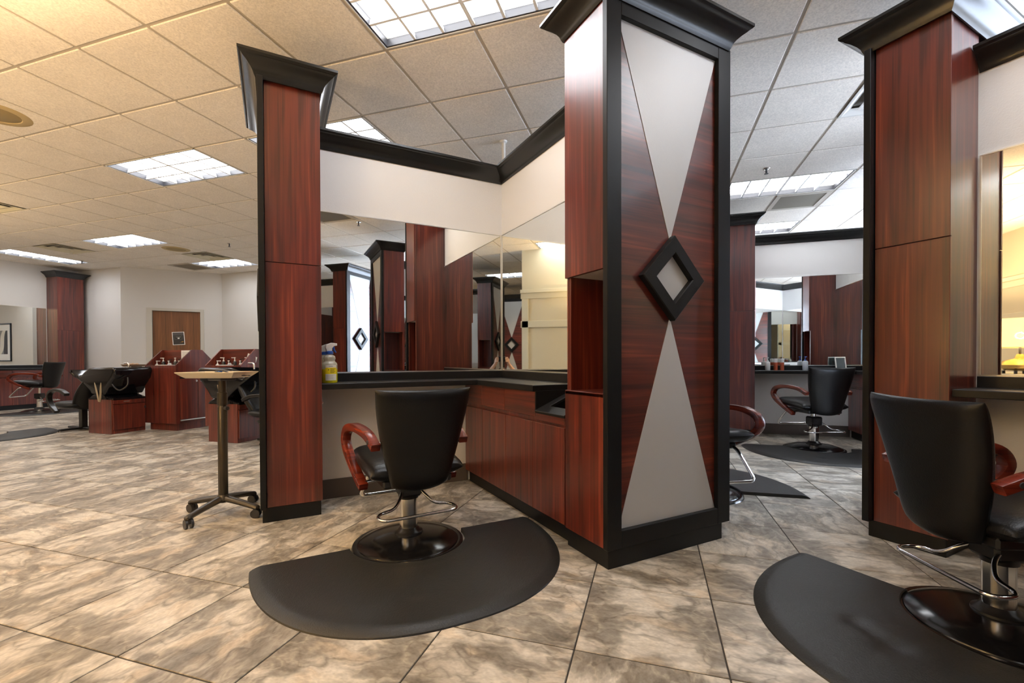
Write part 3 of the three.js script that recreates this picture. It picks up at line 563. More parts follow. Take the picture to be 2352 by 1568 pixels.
// half-round mat: polar grid from the chair cut-out to the rounded edge; dents are [x, z, reach, depth]
function floorMat(label, dents = []) {
  const t = thing('floor_mat', label, 'floor mat', 0, 0, 0, 'half-round black anti-fatigue mats'), NT = 72, pos = [], idx = [], r0 = 0.286, T = 0.021;
  const edge = (a, A, B) => { const c = Math.cos(a), s = Math.sin(a); return [A * Math.sign(c) * Math.abs(c) ** 0.86, B * Math.abs(s) ** 0.9]; };
  const rings = [(a) => [r0 * Math.cos(a), r0 * Math.sin(a), 0], (a) => [r0 * Math.cos(a), r0 * Math.sin(a), T - 0.001], (a) => [(r0 + 0.004) * Math.cos(a), (r0 + 0.004) * Math.sin(a), T + 0.002], (a) => [(r0 + 0.03) * Math.cos(a), (r0 + 0.03) * Math.sin(a), T + 0.001]];
  const NR = 26; for (let k = 0; k <= NR; k++) rings.push((a) => {
    const q = (k + 0.6) / (NR + 0.6), [ex, ez] = edge(a, 0.662, 0.757), x = (r0 + 0.03) * Math.cos(a) * (1 - q) + ex * q, z = (r0 + 0.03) * Math.sin(a) * (1 - q) + ez * q;
    let y = T + 0.0012 * (vnoise(x * 5 + 20, z * 5 + 20, 99, 99, 77) - 0.5); for (const [dx, dz, rr, dd] of dents) y -= dd * Math.exp(-((x - dx) ** 2 + (z - dz) ** 2) / (rr * rr));
    return [x, z, y];
  });
  for (const [d, y] of [[0.007, T - 0.001], [0.02, T - 0.0045], [0.034, T - 0.01], [0.044, T - 0.016], [0.047, 0]]) rings.push((a) => [...edge(a, 0.664 + d, 0.759 + d), y]);
  for (const f of rings) for (let i = 0; i <= NT; i++) { const [x, z, y] = f((i / NT) * PI); pos.push(x, y, z); }
  const W = NT + 1; for (let k = 0; k < rings.length - 1; k++) for (let i = 0; i < NT; i++) { const q = k * W + i; idx.push(q, q + 1, q + W, q + 1, q + W + 1, q + W); }
  for (const i of [0, NT]) for (let k = 1; k < rings.length - 2; k++) {   // straight edge faces
    const a = pos.slice((k * W + i) * 3, (k * W + i) * 3 + 3), b = pos.slice(((k + 1) * W + i) * 3, ((k + 1) * W + i) * 3 + 3), n = pos.length / 3; pos.push(...a, ...b, a[0], 0, a[2], b[0], 0, b[2]); idx.push(...(i ? [n, n + 2, n + 1, n + 1, n + 2, n + 3] : [n, n + 1, n + 2, n + 1, n + 3, n + 2]));
  }
  const g = new THREE.BufferGeometry(); g.setAttribute('position', new THREE.Float32BufferAttribute(pos, 3)); g.setIndex(idx); g.computeVertexNormals();
  part(t, 'mat', boxUV(toCreasedNormals(g, 0.45), 'v', [0, 0]), M.matRubber);
  return t;
}
function setChair(o, u, v, turn) { o.position.set(u, 0, -v); o.rotation.y = turn; }
const chair0 = salonChair('black vinyl styling chair between the cherry trolley pillar and the hourglass pillar');
setChair(chair0, -1.19, 2.05, turnTo(-0.73, 0.68));
copyOf(chair0, 'black vinyl styling chair on the mat with a footprint dent', 1.147, 1.99, turnTo(0.97, 0.25));
setChair(salonChair('black styling chair in front of the counter with orange cans', 0.045), 1.6, 5.39, turnTo(-0.3, 0.95));
copyOf(chair0, 'styling chair turned sideways, partly hidden behind the hourglass pillar', 0.32, 3.4, turnTo(0.4, -0.92));
setChair(salonChair('black styling chair pumped high in front of the long wall mirror', 0.11), -10.75, 5.35, turnTo(-0.9, -0.42));
const mat0 = floorMat('half-round black floor mat in front of the hourglass pillar station', [[-0.12, 0.56, 0.035, 0.005], [0.06, 0.5, 0.12, 0.004], [-0.05, 0.6, 0.14, 0.003], [0.3, 0.45, 0.12, 0.002]]); setChair(mat0, -1.19, 2.05, turnTo(-R2, R2));
setChair(floorMat('half-round black floor mat with a footprint dent beside the tall cherry pillar', [[-0.27, 0.42, 0.035, 0.009], [-0.21, 0.44, 0.03, 0.006], [-0.14, 0.47, 0.045, 0.01]]), 1.165, 1.96, turnTo(R2, R2));
copyOf(mat0, 'half-round black floor mat in front of the counter with orange cans', 1.63, 5.36, turnTo(0.03, 1));
copyOf(mat0, 'black floor mat with its straight edge beside the sideways chair', 0.3, 3.42, turnTo(0.05, -1));
copyOf(mat0, 'black floor mat under the raised chair by the long wall mirror', -10.75, 5.35, turnTo(-1, 0));
copyOf(mat0, 'black floor mat lying empty before the shampoo chair', -8.0, 3.35, turnTo(-1, 0.1));

/* ------------------------------------------------------------------ far left station on the wall */
{
  const t = thing('wall_column', 'cherry wall column with black crown beside the long wall mirror', 'column', -12.05, 6.36);
  part(t, 'base', bx(0, 0.33, 0, 0.09, -0.23, 0.23), M.black); part(t, 'body', cbox(0, 0.325, 0.09, 2.68, -0.225, 0.225, 0.001), M.wood);
  part(t, 'upper_panel', cbox(0.326, 0.342, 1.57, 2.68, -0.228, 0.228, 0.0015), M.wood); part(t, 'lower_panel', cbox(0.326, 0.342, 0.09, 1.566, -0.228, 0.228, 0.0015), M.wood);
  part(t, 'crown_molding', moulding([[0, 0.228], [0.342, 0.228], [0.342, -0.228], [0, -0.228]], PILLAR_PROFILE.map(([o, y]) => [o, y + 0.15]), false), M.crown);
  const m = thing('wall_mirror', 'long wall mirror beside the cherry wall column', 'mirror', -12.05, 4.3, 0, 'styling station mirrors'); part(m, 'glass', bx(0, 0.006, 0.852, 2.02, -1.82, 1.8), M.mirror); part(m, 'edge_trim', bx(0, 0.01, 0.846, 0.853, -1.82, 1.8), M.alu);
  const c = thing('countertop', 'straight black countertop under the long wall mirror', 'countertop', -12.05, 4.3); part(c, 'top', cbox(0, 0.46, 0.757, 0.787, -1.82, 1.8), M.counter); part(c, 'backsplash', cbox(0, 0.018, 0.787, 0.845, -1.82, 1.8), M.counter);
  const b = thing('base_cabinet', 'long cherry base cabinet under the long wall mirror', 'cabinet', -12.05, 4.3); part(b, 'body', bx(0, 0.42, 0.086, 0.757, -1.8, 1.8), M.wood); part(b, 'toe_kick', bx(0, 0.4, 0, 0.086, -1.8, 1.8), M.black);
  for (let k = 0; k < 5; k++) { const z = -1.8 + k * 0.72; part(b, 'door', cbox(0.421, 0.44, 0.09, 0.6, z + 0.002, z + 0.718, 0.0015), M.wood); part(b, 'drawer', cbox(0.421, 0.44, 0.625, 0.754, z + 0.002, z + 0.718, 0.0015, 'h'), M.wood); }
}

/* ------------------------------------------------------------------ bottles and small things on the counters */
function sprayBottle(label, u, v, y, turn = 0) {
  const t = thing('spray_bottle', label, 'bottle', u, v, turn, 'yellow spray bottles', y);
  part(t, 'liquid', creasedLathe([[0, 0], [0.044, 0.001], [0.047, 0.01], [0.047, 0.09], [0, 0.09]], 28), M.yellowLiquid, undefined, undefined, 'bright yellow liquid');
  part(t, 'bottle', creasedLathe([[0.047, 0.09], [0.047, 0.12], [0.043, 0.13], [0.034, 0.138], [0.033, 0.146], [0.037, 0.158], [0.033, 0.172], [0.018, 0.182], [0.016, 0.19], [0, 0.19]], 28, 0.9), M.clearPlastic);
  part(t, 'collar', creasedLathe([[0.018, 0.184], [0.023, 0.186], [0.023, 0.202], [0.016, 0.206]], 20), M.bluePlastic);
  part(t, 'spray_head', boxUV(extrude(shapeOf([[-0.018, 0.2], [0.014, 0.2], [0.015, 0.222], [0.026, 0.236], [0.045, 0.24], [0.045, 0.254], [0.01, 0.258], [-0.022, 0.246], [-0.026, 0.226]]), 0.018, 0.003, 1).translate(0, 0, -0.009)), M.whitePlastic);
  part(t, 'trigger', boxUV(extrude(shapeOf([[0.018, 0.232], [0.03, 0.236], [0.032, 0.215], [0.042, 0.196], [0.036, 0.194], [0.023, 0.212]]), 0.012, 0.002, 1).translate(0, 0, -0.006)), M.bluePlastic);
  const cv2 = document.createElement('canvas'); cv2.width = 256; cv2.height = 512; const g = cv2.getContext('2d'); g.fillStyle = '#e8e8e2'; g.fillRect(0, 0, 256, 512); g.fillStyle = '#f1dc12'; g.fillRect(0, 90, 256, 210);
  g.fillStyle = '#31312c'; g.fillRect(70, 40, 90, 12); for (let k = 0; k < 4; k++) g.fillRect(104, 124 + k * 40, 120 - (k % 2) * 26, 15); g.fillRect(60, 150, 22, 26); g.fillStyle = '#9a9a98'; for (let k = 0; k < 8; k++) g.fillRect(24, 330 + k * 20, 180 - ((k * 37) % 60), 6);
  const tx = new THREE.CanvasTexture(cv2); tx.colorSpace = THREE.SRGBColorSpace;
  const lab = new THREE.CylinderGeometry(0.0478, 0.0478, 0.098, 20, 1, true, -0.75, 1.5); part(t, 'label', lab, std({ map: tx, roughness: 0.5, side: THREE.DoubleSide }), [0, 0.068, 0], undefined, 'yellow and white printed label');
  return t;
}
sprayBottle('spray bottle of yellow liquid beside the cherry trolley pillar', (0.318 - 3.1) * R2, (0.318 + 3.1) * R2, 0.787, 0.9);
sprayBottle('spray bottle of yellow liquid on the counter of the long wall mirror', -11.85, 5.18, 0.787, 2.2);
function pumpBottle(label, u, v, y, col, cap = M.whitePlastic, h = 0.11, r = 0.028, group = 'pump bottles') {
  const t = thing('pump_bottle', label, 'bottle', u, v, rnd() * 6, group, y);
  part(t, 'bottle', creasedLathe([[0, 0], [r * 0.95, 0.001], [r, 0.006], [r, h * 0.86], [r * 0.8, h * 0.95], [r * 0.4, h], [0, h]], 20), col);
  part(t, 'pump', mergeGeometries([boxUV(creasedLathe([[r * 0.45, h], [r * 0.45, h + 0.012], [0.005, h + 0.016], [0.005, h + 0.04], [0.011, h + 0.041], [0.012, h + 0.05], [0, h + 0.052]], 14)), bx(-0.005, 0.038, h + 0.041, h + 0.05, -0.006, 0.006)]), cap);
  return t;
}
pumpBottle('all-white pump bottle beside the orange cans', 1.35, 6.2, 0.787, M.whitePlastic);
pumpBottle('pale pump bottle with blue top on the counter with orange cans', 1.75, 6.2, 0.787, std({ color: lin(0.66, 0.72, 0.78), roughness: 0.35 }), M.bluePlastic, 0.12, 0.03);
for (const u of [1.44, 1.508]) {
  const t = thing('spray_can', 'small orange can with white cap beside the white pump bottle', 'can', u, 6.21, 0, 'orange cans on the counter', 0.787);
  part(t, 'can', creasedLathe([[0, 0], [0.021, 0.001], [0.022, 0.004], [0.022, 0.098], [0, 0.1]], 20), M.amber); part(t, 'cap', creasedLathe([[0.022, 0.098], [0.022, 0.14], [0.019, 0.144], [0, 0.145]], 20), M.whitePlastic);
}
{
  const t = thing('desk_picture', 'small silver picture frame standing on the counter with orange cans', 'picture', 2.11, 6.19, 0.2, undefined, 0.787), s = 0.06;
  part(t, 'frame', mergeGeometries([cbox(-s, s, 0, 0.014, 0, 0.012), cbox(-s, s, 0.15, 0.164, 0, 0.012), cbox(-s, -s + 0.014, 0.014, 0.15, 0, 0.012), cbox(s - 0.014, s, 0.014, 0.15, 0, 0.012)]), M.alu, undefined, [-0.18, 0, 0]);
  part(t, 'picture', bx(-s + 0.013, s - 0.013, 0.013, 0.151, 0.003, 0.007), std({ color: lin(0.12, 0.15, 0.16), roughness: 0.3 }), undefined, [-0.18, 0, 0]); part(t, 'easel', cbox(-0.02, 0.02, 0, 0.12, -0.004, 0, 0.001), M.darkMetal, [0, 0, -0.05], [0.25, 0, 0]);
}

/* ------------------------------------------------------------------ tray trolleys */
function trolley(label, u, v, turn, H, tray, group) {
  const t = thing('tray_trolley', label, 'trolley', u, v, turn, group);
  part(t, 'post', creasedLathe([[0.026, 0.09], [0.0265, H - 0.21], [0.022, H - 0.2], [0.021, H - 0.03], [0, H - 0.03]], 24), M.bronze);
  part(t, 'collar', creasedLathe([[0.021, H - 0.2], [0.028, H - 0.196], [0.028, H - 0.122], [0.022, H - 0.118]], 24), M.bronze); part(t, 'clamp_knob', creasedLathe([[0, 0.028], [0.012, 0.026], [0.013, 0.006], [0.006, 0]], 14), M.darkMetal, [0.022, H - 0.215, 0], [0, 0, -PI / 2]);
  part(t, 'hub', creasedLathe([[0, 0.078], [0.036, 0.08], [0.042, 0.092], [0.038, 0.108], [0.027, 0.124], [0, 0.126]], 24), M.bronze);
  const leg = [], sec = 12; for (let k = 0; k < sec; k++) { const a = k / (sec - 1), x = 0.02 + a * 0.225, y = 0.1 - 0.03 * a - 0.012 * a * a; leg.push([x, y, 0.025 - 0.007 * a]); }
  const P = [], Ix = [], rg = 8; leg.forEach(([x, y, r]) => { for (let q = 0; q < rg; q++) { const b = (q / rg) * 2 * PI; P.push(x, y + Math.sin(b) * r * 0.85, Math.cos(b) * r); } }); P.push(0.02, 0.1, 0, leg[sec - 1][0] + 0.012, leg[sec - 1][1], 0);
  for (let k = 0; k < sec - 1; k++) for (let q = 0; q < rg; q++) { const a = k * rg + q, b = k * rg + ((q + 1) % rg); Ix.push(a, a + rg, b, b, a + rg, b + rg); }
  for (let q = 0; q < rg; q++) { Ix.push((sec - 1) * rg + q, sec * rg + 1, (sec - 1) * rg + ((q + 1) % rg)); }
  const lg = new THREE.BufferGeometry(); lg.setAttribute('position', new THREE.Float32BufferAttribute(P, 3)); lg.setIndex(Ix); lg.computeVertexNormals(); const legG = boxUV(toCreasedNormals(lg, 0.9));
  for (let k = 0; k < 4; k++) {
    const l = part(t, 'leg', legG, M.bronze, undefined, [0, k * PI / 2 + 0.2, 0]);
    const c = part(l, 'caster', mergeGeometries([boxUV(new THREE.CylinderGeometry(0.026, 0.026, 0.012, 18).rotateX(PI / 2).translate(0, 0.026, 0.014)), boxUV(new THREE.CylinderGeometry(0.026, 0.026, 0.012, 18).rotateX(PI / 2).translate(0, 0.026, -0.014)), bx(-0.014, 0.014, 0.026, 0.052, -0.007, 0.007), boxUV(new THREE.CylinderGeometry(0.008, 0.008, 0.03, 10).translate(0, 0.05, 0))]), M.darkMetal, [0.232, 0, 0], [0, k * 1.3 + 0.4, 0]);
  }
  const w = 0.172, d = 0.13, rim = [[0, H - 0.024], [0.012, H - 0.024], [0.02, H - 0.02], [0.045, H + 0.004], [0.05, H + 0.004], [0.05, H], [0.026, H - 0.022], [0.012, H - 0.032], [0, H - 0.032]];
  part(t, 'tray', mergeGeometries([bx(-w + 0.045, w - 0.045, H - 0.032, H - 0.024, -d + 0.045, d - 0.045), moulding([[-w + 0.05, -d + 0.05], [-w + 0.05, d - 0.05], [w - 0.05, d - 0.05], [w - 0.05, -d + 0.05]], rim, true)]), tray, [-0.035, 0, 0], [0, 0.42, 0]);
  part(t, 'tray_bracket', cbox(-0.06, 0.06, H - 0.048, H - 0.032, -0.05, 0.05, 0.004), M.darkMetal);
  return t;
}
trolley('beige tray trolley on a dark post beside the cherry trolley pillar', -2.48, 2.09, -0.12, 0.862, M.trayBeige, 'salon tray trolleys');
trolley('brown tray trolley with a towel between shampoo bowl and door wall', -8.6, 5.6, 0.5, 0.862, std({ color: lin(0.16, 0.1, 0.06), roughness: 0.5 }), 'salon tray trolleys');
{
  let t = thing('hair_comb', 'thin black comb lying on the beige tray', 'comb', -2.42, 2.12, 0.3, undefined, 0.84); const bars = [bx(-0.09, 0.09, 0, 0.004, -0.014, -0.006)]; for (let k = 0; k < 26; k++) bars.push(bx(-0.085 + k * 0.0066, -0.082 + k * 0.0066, 0.0005, 0.0035, -0.007, 0.014));
  part(t, 'comb', mergeGeometries(bars), M.plasticBlack);
  t = thing('hair_clip_coil', 'black cord loop with blue tag heaped on the beige tray', 'cord', -2.5, 2.1, 0, undefined, 0.84);
  part(t, 'cord', tube([[-0.06, 0.006, 0.01], [-0.02, 0.012, -0.03], [0.05, 0.014, -0.01], [0.04, 0.02, 0.03], [-0.02, 0.026, 0.02], [0.0, 0.03, -0.02], [0.08, 0.008, 0.0], [0.11, 0.006, 0.03]], 0.005, 50), M.plasticBlack); part(t, 'tag', cbox(-0.03, 0.0, 0.02, 0.03, -0.01, 0.01, 0.002), M.bluePlastic);
  t = thing('folded_paper', 'white folded paper on the beige tray', 'paper', -2.56, 2.06, 0.5, undefined, 0.8385); part(t, 'sheet', cbox(-0.05, 0.05, 0, 0.003, -0.035, 0.035, 0.0005), M.paper);
  t = thing('hand_towel', 'rumpled tan towel on the brown tray trolley', 'towel', -8.72, 5.6, 0.3, undefined, 0.84);
  part(t, 'towel', cushion((a, b) => [a * 0.09, b * 0.07], (a, b) => 0.012 * Math.sin(a * 7) * Math.cos(b * 5), 0.016, 16).rotateX(-PI / 2).translate(0, 0.022, 0), std({ color: lin(0.42, 0.26, 0.15), roughness: 0.9 }));
}

/* ------------------------------------------------------------------ dispensary and shampoo units */
function dispensary(label, u0, u1, v0, v1) {
  const t = thing('dispensary_cabinet', label, 'cabinet', (u0 + u1) / 2, (v0 + v1) / 2, 0, 'cherry dispensary cabinets'), w = (u1 - u0) / 2, d = (v1 - v0) / 2;
  const side = boxUV(extrude(shapeOf([[-d, 0.095], [d, 0.095], [d, 0.868], [d - 0.22, 1.078], [-d + 0.22, 1.078], [-d, 0.868]]), 0.018).rotateY(PI / 2), 'v');
  part(t, 'end_panel', side, M.wood, [-w, 0, 0]); part(t, 'end_panel', side, M.wood, [w - 0.018, 0, 0]);
  for (const s of [1, -1]) part(t, 'front_panel', cbox(-w + 0.018, w - 0.018, 0.095, 0.868, s > 0 ? d - 0.018 : -d, s > 0 ? d : -d + 0.018, 0.001), M.wood);
  part(t, 'divider', cbox(-w + 0.018, w - 0.018, 0.8, 1.078, -0.05, 0.05, 0.001, 'h'), M.wood);
  part(t, 'shelf', bx(-w + 0.018, w - 0.018, 0.79, 0.8, -d + 0.018, d - 0.018), M.melamine); part(t, 'toe_base', bx(-w + 0.04, w - 0.04, 0, 0.095, -d + 0.04, d - 0.04), M.wood);
  const edge = (x) => moulding([[x, -d], [x, -d + 0.001]], [[0, 0], [0, 0.001]], false);
  for (const s of [1, -1]) { // doors on the end facing the room's middle
    const dr = part(t, 'door', cbox(w, w + 0.016, 0.15, 0.69, s > 0 ? 0.003 : -d + 0.05, s > 0 ? d - 0.05 : -0.003, 0.0015), M.wood);
    part(dr, 'knob', creasedLathe([[0, 0.018], [0.014, 0.016], [0.016, 0.008], [0.008, 0]], 16), M.chrome, [w + 0.016, 0.655, s * 0.035], [0, 0, -PI / 2]);
  }
  part(t, 'door_recess', bx(w, w + 0.002, 0.69, 0.71, -d + 0.05, d - 0.05), M.black); part(t, 'kick_strip', cbox(w, w + 0.02, 0.128, 0.142, -d + 0.05, d - 0.05, 0.002), M.alu, undefined, undefined, 'bright metal strip below the doors');
  return t;
}
dispensary('cherry dispensary cabinet beside the shampoo bowl, a white sign inside', -6.54, -5.97, 4.36, 4.95);
dispensary('cherry dispensary cabinet behind the beige tray trolley', -5.46, -4.87, 4.36, 4.95);
{
  const cols = [M.whitePlastic, M.plasticBlack, M.whitePlastic, std({ color: lin(0.1, 0.2, 0.5), roughness: 0.3 }), M.plasticBlack], caps = [M.whitePlastic, M.whitePlastic, M.plasticBlack];
  for (const [u, n] of [[-6.25, 7], [-5.16, 8]]) for (let k = 0; k < n; k++)
    pumpBottle(['white', 'black', 'white', 'blue', 'black'][k % 5] + ' shampoo bottle standing in the ' + (u < -6 ? 'front-facing sign' : 'tilted sheet') + ' dispensary cabinet', u - 0.22 + k * (0.44 / (n - 1)), 4.47 + ((k * 7) % 3) * 0.035, 0.8, cols[k % 5], caps[k % 3], 0.08 + ((k * 5) % 3) * 0.02, 0.023, 'shampoo bottles in the dispensary');
  for (const [u, w] of [[-6.2, 0.26], [-5.2, 0.24]]) { const t = thing('storage_bin', 'white plastic bin in the front of the ' + (u < -6 ? 'front-facing sign' : 'tilted sheet') + ' dispensary cabinet', 'bin', u, 4.42, 0, 'white bins in the dispensary', 0.8); part(t, 'bin', mergeGeometries([cbox(-w / 2, w / 2, 0, 0.07, -0.03, -0.024), cbox(-w / 2, w / 2, 0, 0.075, 0.024, 0.03), cbox(-w / 2, -w / 2 + 0.006, 0, 0.075, -0.024, 0.024), cbox(w / 2 - 0.006, w / 2, 0, 0.075, -0.024, 0.024), bx(-w / 2, w / 2, 0, 0.005, -0.024, 0.024)]), M.whitePlastic); }
  let t = thing('paper_sign', 'white printed sheet standing in a dispensary cabinet', 'sign', -6.09, 4.585, 0, undefined, 0.87); const cv2 = document.createElement('canvas'); cv2.width = 128; cv2.height = 160; const g = cv2.getContext('2d'); g.fillStyle = '#ecebe7'; g.fillRect(0, 0, 128, 160); g.fillStyle = '#8d8d90'; for (let k = 0; k < 9; k++) g.fillRect(14, 18 + k * 14, 98 - ((k * 29) % 34), 5);
  const tx = new THREE.CanvasTexture(cv2); tx.colorSpace = THREE.SRGBColorSpace; part(t, 'sheet', new THREE.BoxGeometry(0.16, 0.2, 0.002).translate(0, 0.1, 0), [M.paper, M.paper, M.paper, M.paper, std({ map: tx, roughness: 0.6 }), M.paper]);
  t = thing('paper_sign', 'white sheet leaning tilted in a dispensary cabinet', 'sign', -4.97, 4.585, 0, undefined, 0.86); part(t, 'sheet', new THREE.BoxGeometry(0.16, 0.13, 0.002).translate(0, 0.08, 0), M.paper, undefined, [0, 0, -0.35]);
}
function shampooUnit(u, v, label, dir, group) {   // dir -1: the chair is on the left of the bowl
  const t = thing('shampoo_station', label, 'shampoo bowl', u, v, 0, group);
  part(t, 'cabinet', cbox(-0.215, 0.215, 0, 0.44, -0.2, 0.2, 0.002), M.wood);
  const dr = part(t, 'cabinet_door', cbox(0.216, 0.232, 0.05, 0.37, -0.19, 0.19, 0.002), M.wood); part(t, 'drawer_front', cbox(0.216, 0.232, 0.378, 0.44, -0.19, 0.19, 0.002), M.wood); part(t, 'label_plate', cbox(0.232, 0.234, 0.4, 0.415, 0.0, 0.07, 0.0005), M.alu);
  part(dr, 'hinge', bx(0.225, 0.236, 0.3, 0.33, -0.195, -0.175), M.darkMetal);
  part(t, 'pedestal', boxUV(extrude(new THREE.Shape().moveTo(-0.23, 0.43).lineTo(0.235, 0.43).lineTo(0.235, 0.455).quadraticCurveTo(0.06, 0.5, 0.02, 0.52).quadraticCurveTo(-0.16, 0.52, -0.23, 0.44), 0.36, 0.02, 3).translate(0, 0, -0.18)), M.bowl);
  // basin: side profile with neck dip, hollowed from above
  const D = -dir, prof = new THREE.Shape().moveTo(-0.5, 0.815).quadraticCurveTo(-0.44, 0.77, -0.38, 0.745).quadraticCurveTo(-0.31, 0.725, -0.25, 0.78).quadraticCurveTo(-0.18, 0.84, -0.1, 0.845).lineTo(0.3, 0.85).quadraticCurveTo(0.34, 0.84, 0.335, 0.79).lineTo(0.31, 0.71).quadraticCurveTo(0.2, 0.6, 0.13, 0.5).lineTo(-0.09, 0.5).quadraticCurveTo(-0.2, 0.6, -0.38, 0.7).quadraticCurveTo(-0.46, 0.76, -0.5, 0.815);
  const outer = new Brush(extrude(prof, 0.42, 0.03, 3).translate(0, 0, -0.21)), inner = new Brush(new RoundedBoxGeometry(0.5, 0.4, 0.36, 4, 0.09).translate(0.03, 0.9, 0)); outer.updateMatrixWorld(); inner.updateMatrixWorld();
  const cut = new Evaluator(); cut.attributes = ['position', 'normal']; cut.useGroups = false;
  const bg = cut.evaluate(outer, inner, SUBTRACTION).geometry; if (D < 0) { bg.rotateY(PI); }
  part(t, 'basin', boxUV(toCreasedNormals(bg, 0.7)), M.bowl, undefined, undefined, 'glossy black shampoo basin with neck rest');
  part(t, 'supply_hose', tube([[-0.05, 0.7, 0.22], [0.0, 0.6, 0.24], [0.06, 0.46, 0.25], [0.08, 0.41, 0.25], [0.1, 0.47, 0.25], [0.095, 0.6, 0.24], [0.09, 0.7, 0.22]], 0.011, 30), M.rubberHose, undefined, undefined, 'tan braided hose');
  part(t, 'drain_hose', tube([[0.2, 0.72, 0.2], [0.25, 0.62, 0.2], [0.32, 0.56, 0.17], [0.38, 0.62, 0.12], [0.36, 0.72, 0.1]], 0.01, 24), M.plasticBlack);
  part(t, 'faucet', pipe([[0.3, 0.83, 0.05], [0.3, 0.9, 0.05], [0.22, 0.9, 0.05]], 0.01, 0.03), M.chrome);
  return t;
}
shampooUnit(-6.74, 4.15, 'glossy black shampoo bowl on a cherry cabinet with two tan hoses', -1, 'shampoo bowls on cherry cabinets');
shampooUnit(-4.66, 4.13, 'glossy black shampoo bowl on a cherry cabinet behind the tray trolley post', 1, 'shampoo bowls on cherry cabinets');
function shampooChair(label, u, v, turn) {
  const t = thing('shampoo_chair', label, 'shampoo chair', u, v, turn, 'black reclining shampoo chairs');
  part(t, 'foot', mergeGeometries([cbox(-0.03, 0.03, 0.012, 0.04, -0.3, 0.3, 0.008), cbox(-0.26, 0.26, 0.012, 0.04, -0.03, 0.03, 0.008)]), M.plasticBlack);
  for (const [x, z] of [[0, 0.28], [0, -0.28], [0.25, 0], [-0.25, 0]]) part(t, 'glide', creasedLathe([[0, 0], [0.016, 0], [0.016, 0.014], [0, 0.014]], 12), M.chromeSatin, [x, 0, z]);
  part(t, 'post', cbox(-0.035, 0.035, 0.035, 0.3, -0.035, 0.035, 0.006), M.plasticBlack);
  const seat = cushion((a, b) => [a * 0.24, b * 0.24], (a, b) => 0.01 * b * b, 0.05, 16, 6); seat.rotateX(-PI / 2); part(t, 'seat', seat, M.vinyl, [0, 0.345, 0]);
  part(t, 'backrest', cushion((a, b) => [a * 0.22 * (1 - 0.1 * b * b), b * 0.24], (a, b) => 0.03 * (1 - a * a), 0.06, 18, 4), M.vinyl, [0, 0.5, 0.27], [0.62, 0, 0]);
  const line = new THREE.CatmullRomCurve3([[0.22, 0.5], [0.1, 0.545], [-0.06, 0.55], [-0.16, 0.5], [-0.17, 0.42], [-0.1, 0.33], [0.0, 0.27]].map(([z, y]) => new THREE.Vector3(z, y, 0))).getPoints(30), o = [], q = [];
  line.forEach((p, i) => { const d = line[Math.min(30, i + 1)].clone().sub(line[Math.max(0, i - 1)]).normalize(); o.push([p.x - d.y * 0.018, p.y + d.x * 0.018]); q.push([p.x + d.y * 0.018, p.y - d.x * 0.018]); });
  const arm = boxUV(extrude(shapeOf([...o, ...q.reverse()].reverse()), 0.045, 0.007, 2).rotateY(-PI / 2).translate(0.022, 0, 0)); for (const s of [-1, 1]) part(t, 'armrest', arm, M.plasticBlack, [s * 0.275, 0, 0]);
  return t;
}
shampooChair('black reclining shampoo chair at the bowl beside the brown tray trolley', -7.36, 4.12, turnTo(-1, 0.05));
shampooChair('black shampoo chair half hidden behind the cherry trolley pillar', -4.02, 4.1, turnTo(1, 0));

/* ------------------------------------------------------------------ behind the camera: table lamp, console, framed print */
{
  const t = thing('console_table', 'cream console table under the brass lamp, seen in a mirror', 'table', -2.85, 0.0, 0); part(t, 'top', cbox(-0.6, 0.6, 0.7, 0.735, -0.22, 0.22, 0.004), M.trimCream); part(t, 'apron', cbox(-0.55, 0.55, 0.6, 0.7, -0.19, 0.19, 0.003), M.trimCream);
  for (const [x, z] of [[-1, -1], [1, -1], [-1, 1], [1, 1]]) part(t, 'leg', cbox(x * 0.54 - 0.025, x * 0.54 + 0.025, 0, 0.6, z * 0.17 - 0.025, z * 0.17 + 0.025, 0.003), M.trimCream);
  const l = thing('table_lamp', 'brass table lamp with a warm glowing cream shade on the console', 'lamp', -2.82, 0.04, 0, undefined, 0.735);
  part(l, 'foot', mergeGeometries([[0.1, 0.1], [-0.1, 0.1], [0.1, -0.1], [-0.1, -0.1]].map(([x, z]) => cbox(x - 0.012, x + 0.012, 0, 0.04, z - 0.012, z + 0.012, 0.002))), M.darkMetal);
  part(l, 'body', creasedLathe([[0, 0.036], [0.12, 0.04], [0.19, 0.07], [0.2, 0.11], [0.14, 0.16], [0.05, 0.19], [0.03, 0.24], [0, 0.25]], 36), std({ color: lin(0.55, 0.4, 0.16), roughness: 0.25, metalness: 0.8 }));
  part(l, 'neck', creasedLathe([[0.012, 0.24], [0.012, 0.36]], 12), M.darkMetal);
  part(l, 'lamp_shade', new THREE.CylinderGeometry(0.2, 0.29, 0.36, 40, 1, true).translate(0, 0.5, 0), new THREE.MeshPhysicalMaterial({ color: lin(0.85, 0.72, 0.42), roughness: 0.95, transmission: 0.25, thickness: 0, side: THREE.DoubleSide }));
  part(l, 'shade_diffuser', creasedLathe([[0.016, 0.33], [0.284, 0.33]], 40), new THREE.MeshPhysicalMaterial({ color: lin(0.85, 0.72, 0.42), roughness: 0.95, transmission: 0.25, thickness: 0, side: THREE.DoubleSide }));
  part(l, 'bulb', new THREE.SphereGeometry(0.035, 20, 14).translate(0, 0.47, 0), std({ emissive: WARM, emissiveIntensity: 8, color: 0xffffff }));
  const p = shadows(new THREE.PointLight(WARM, 28)); p.position.set(0, 0.47, 0); p.shadow.radius = 2; p.name = 'bulb_light'; l.add(p);
}
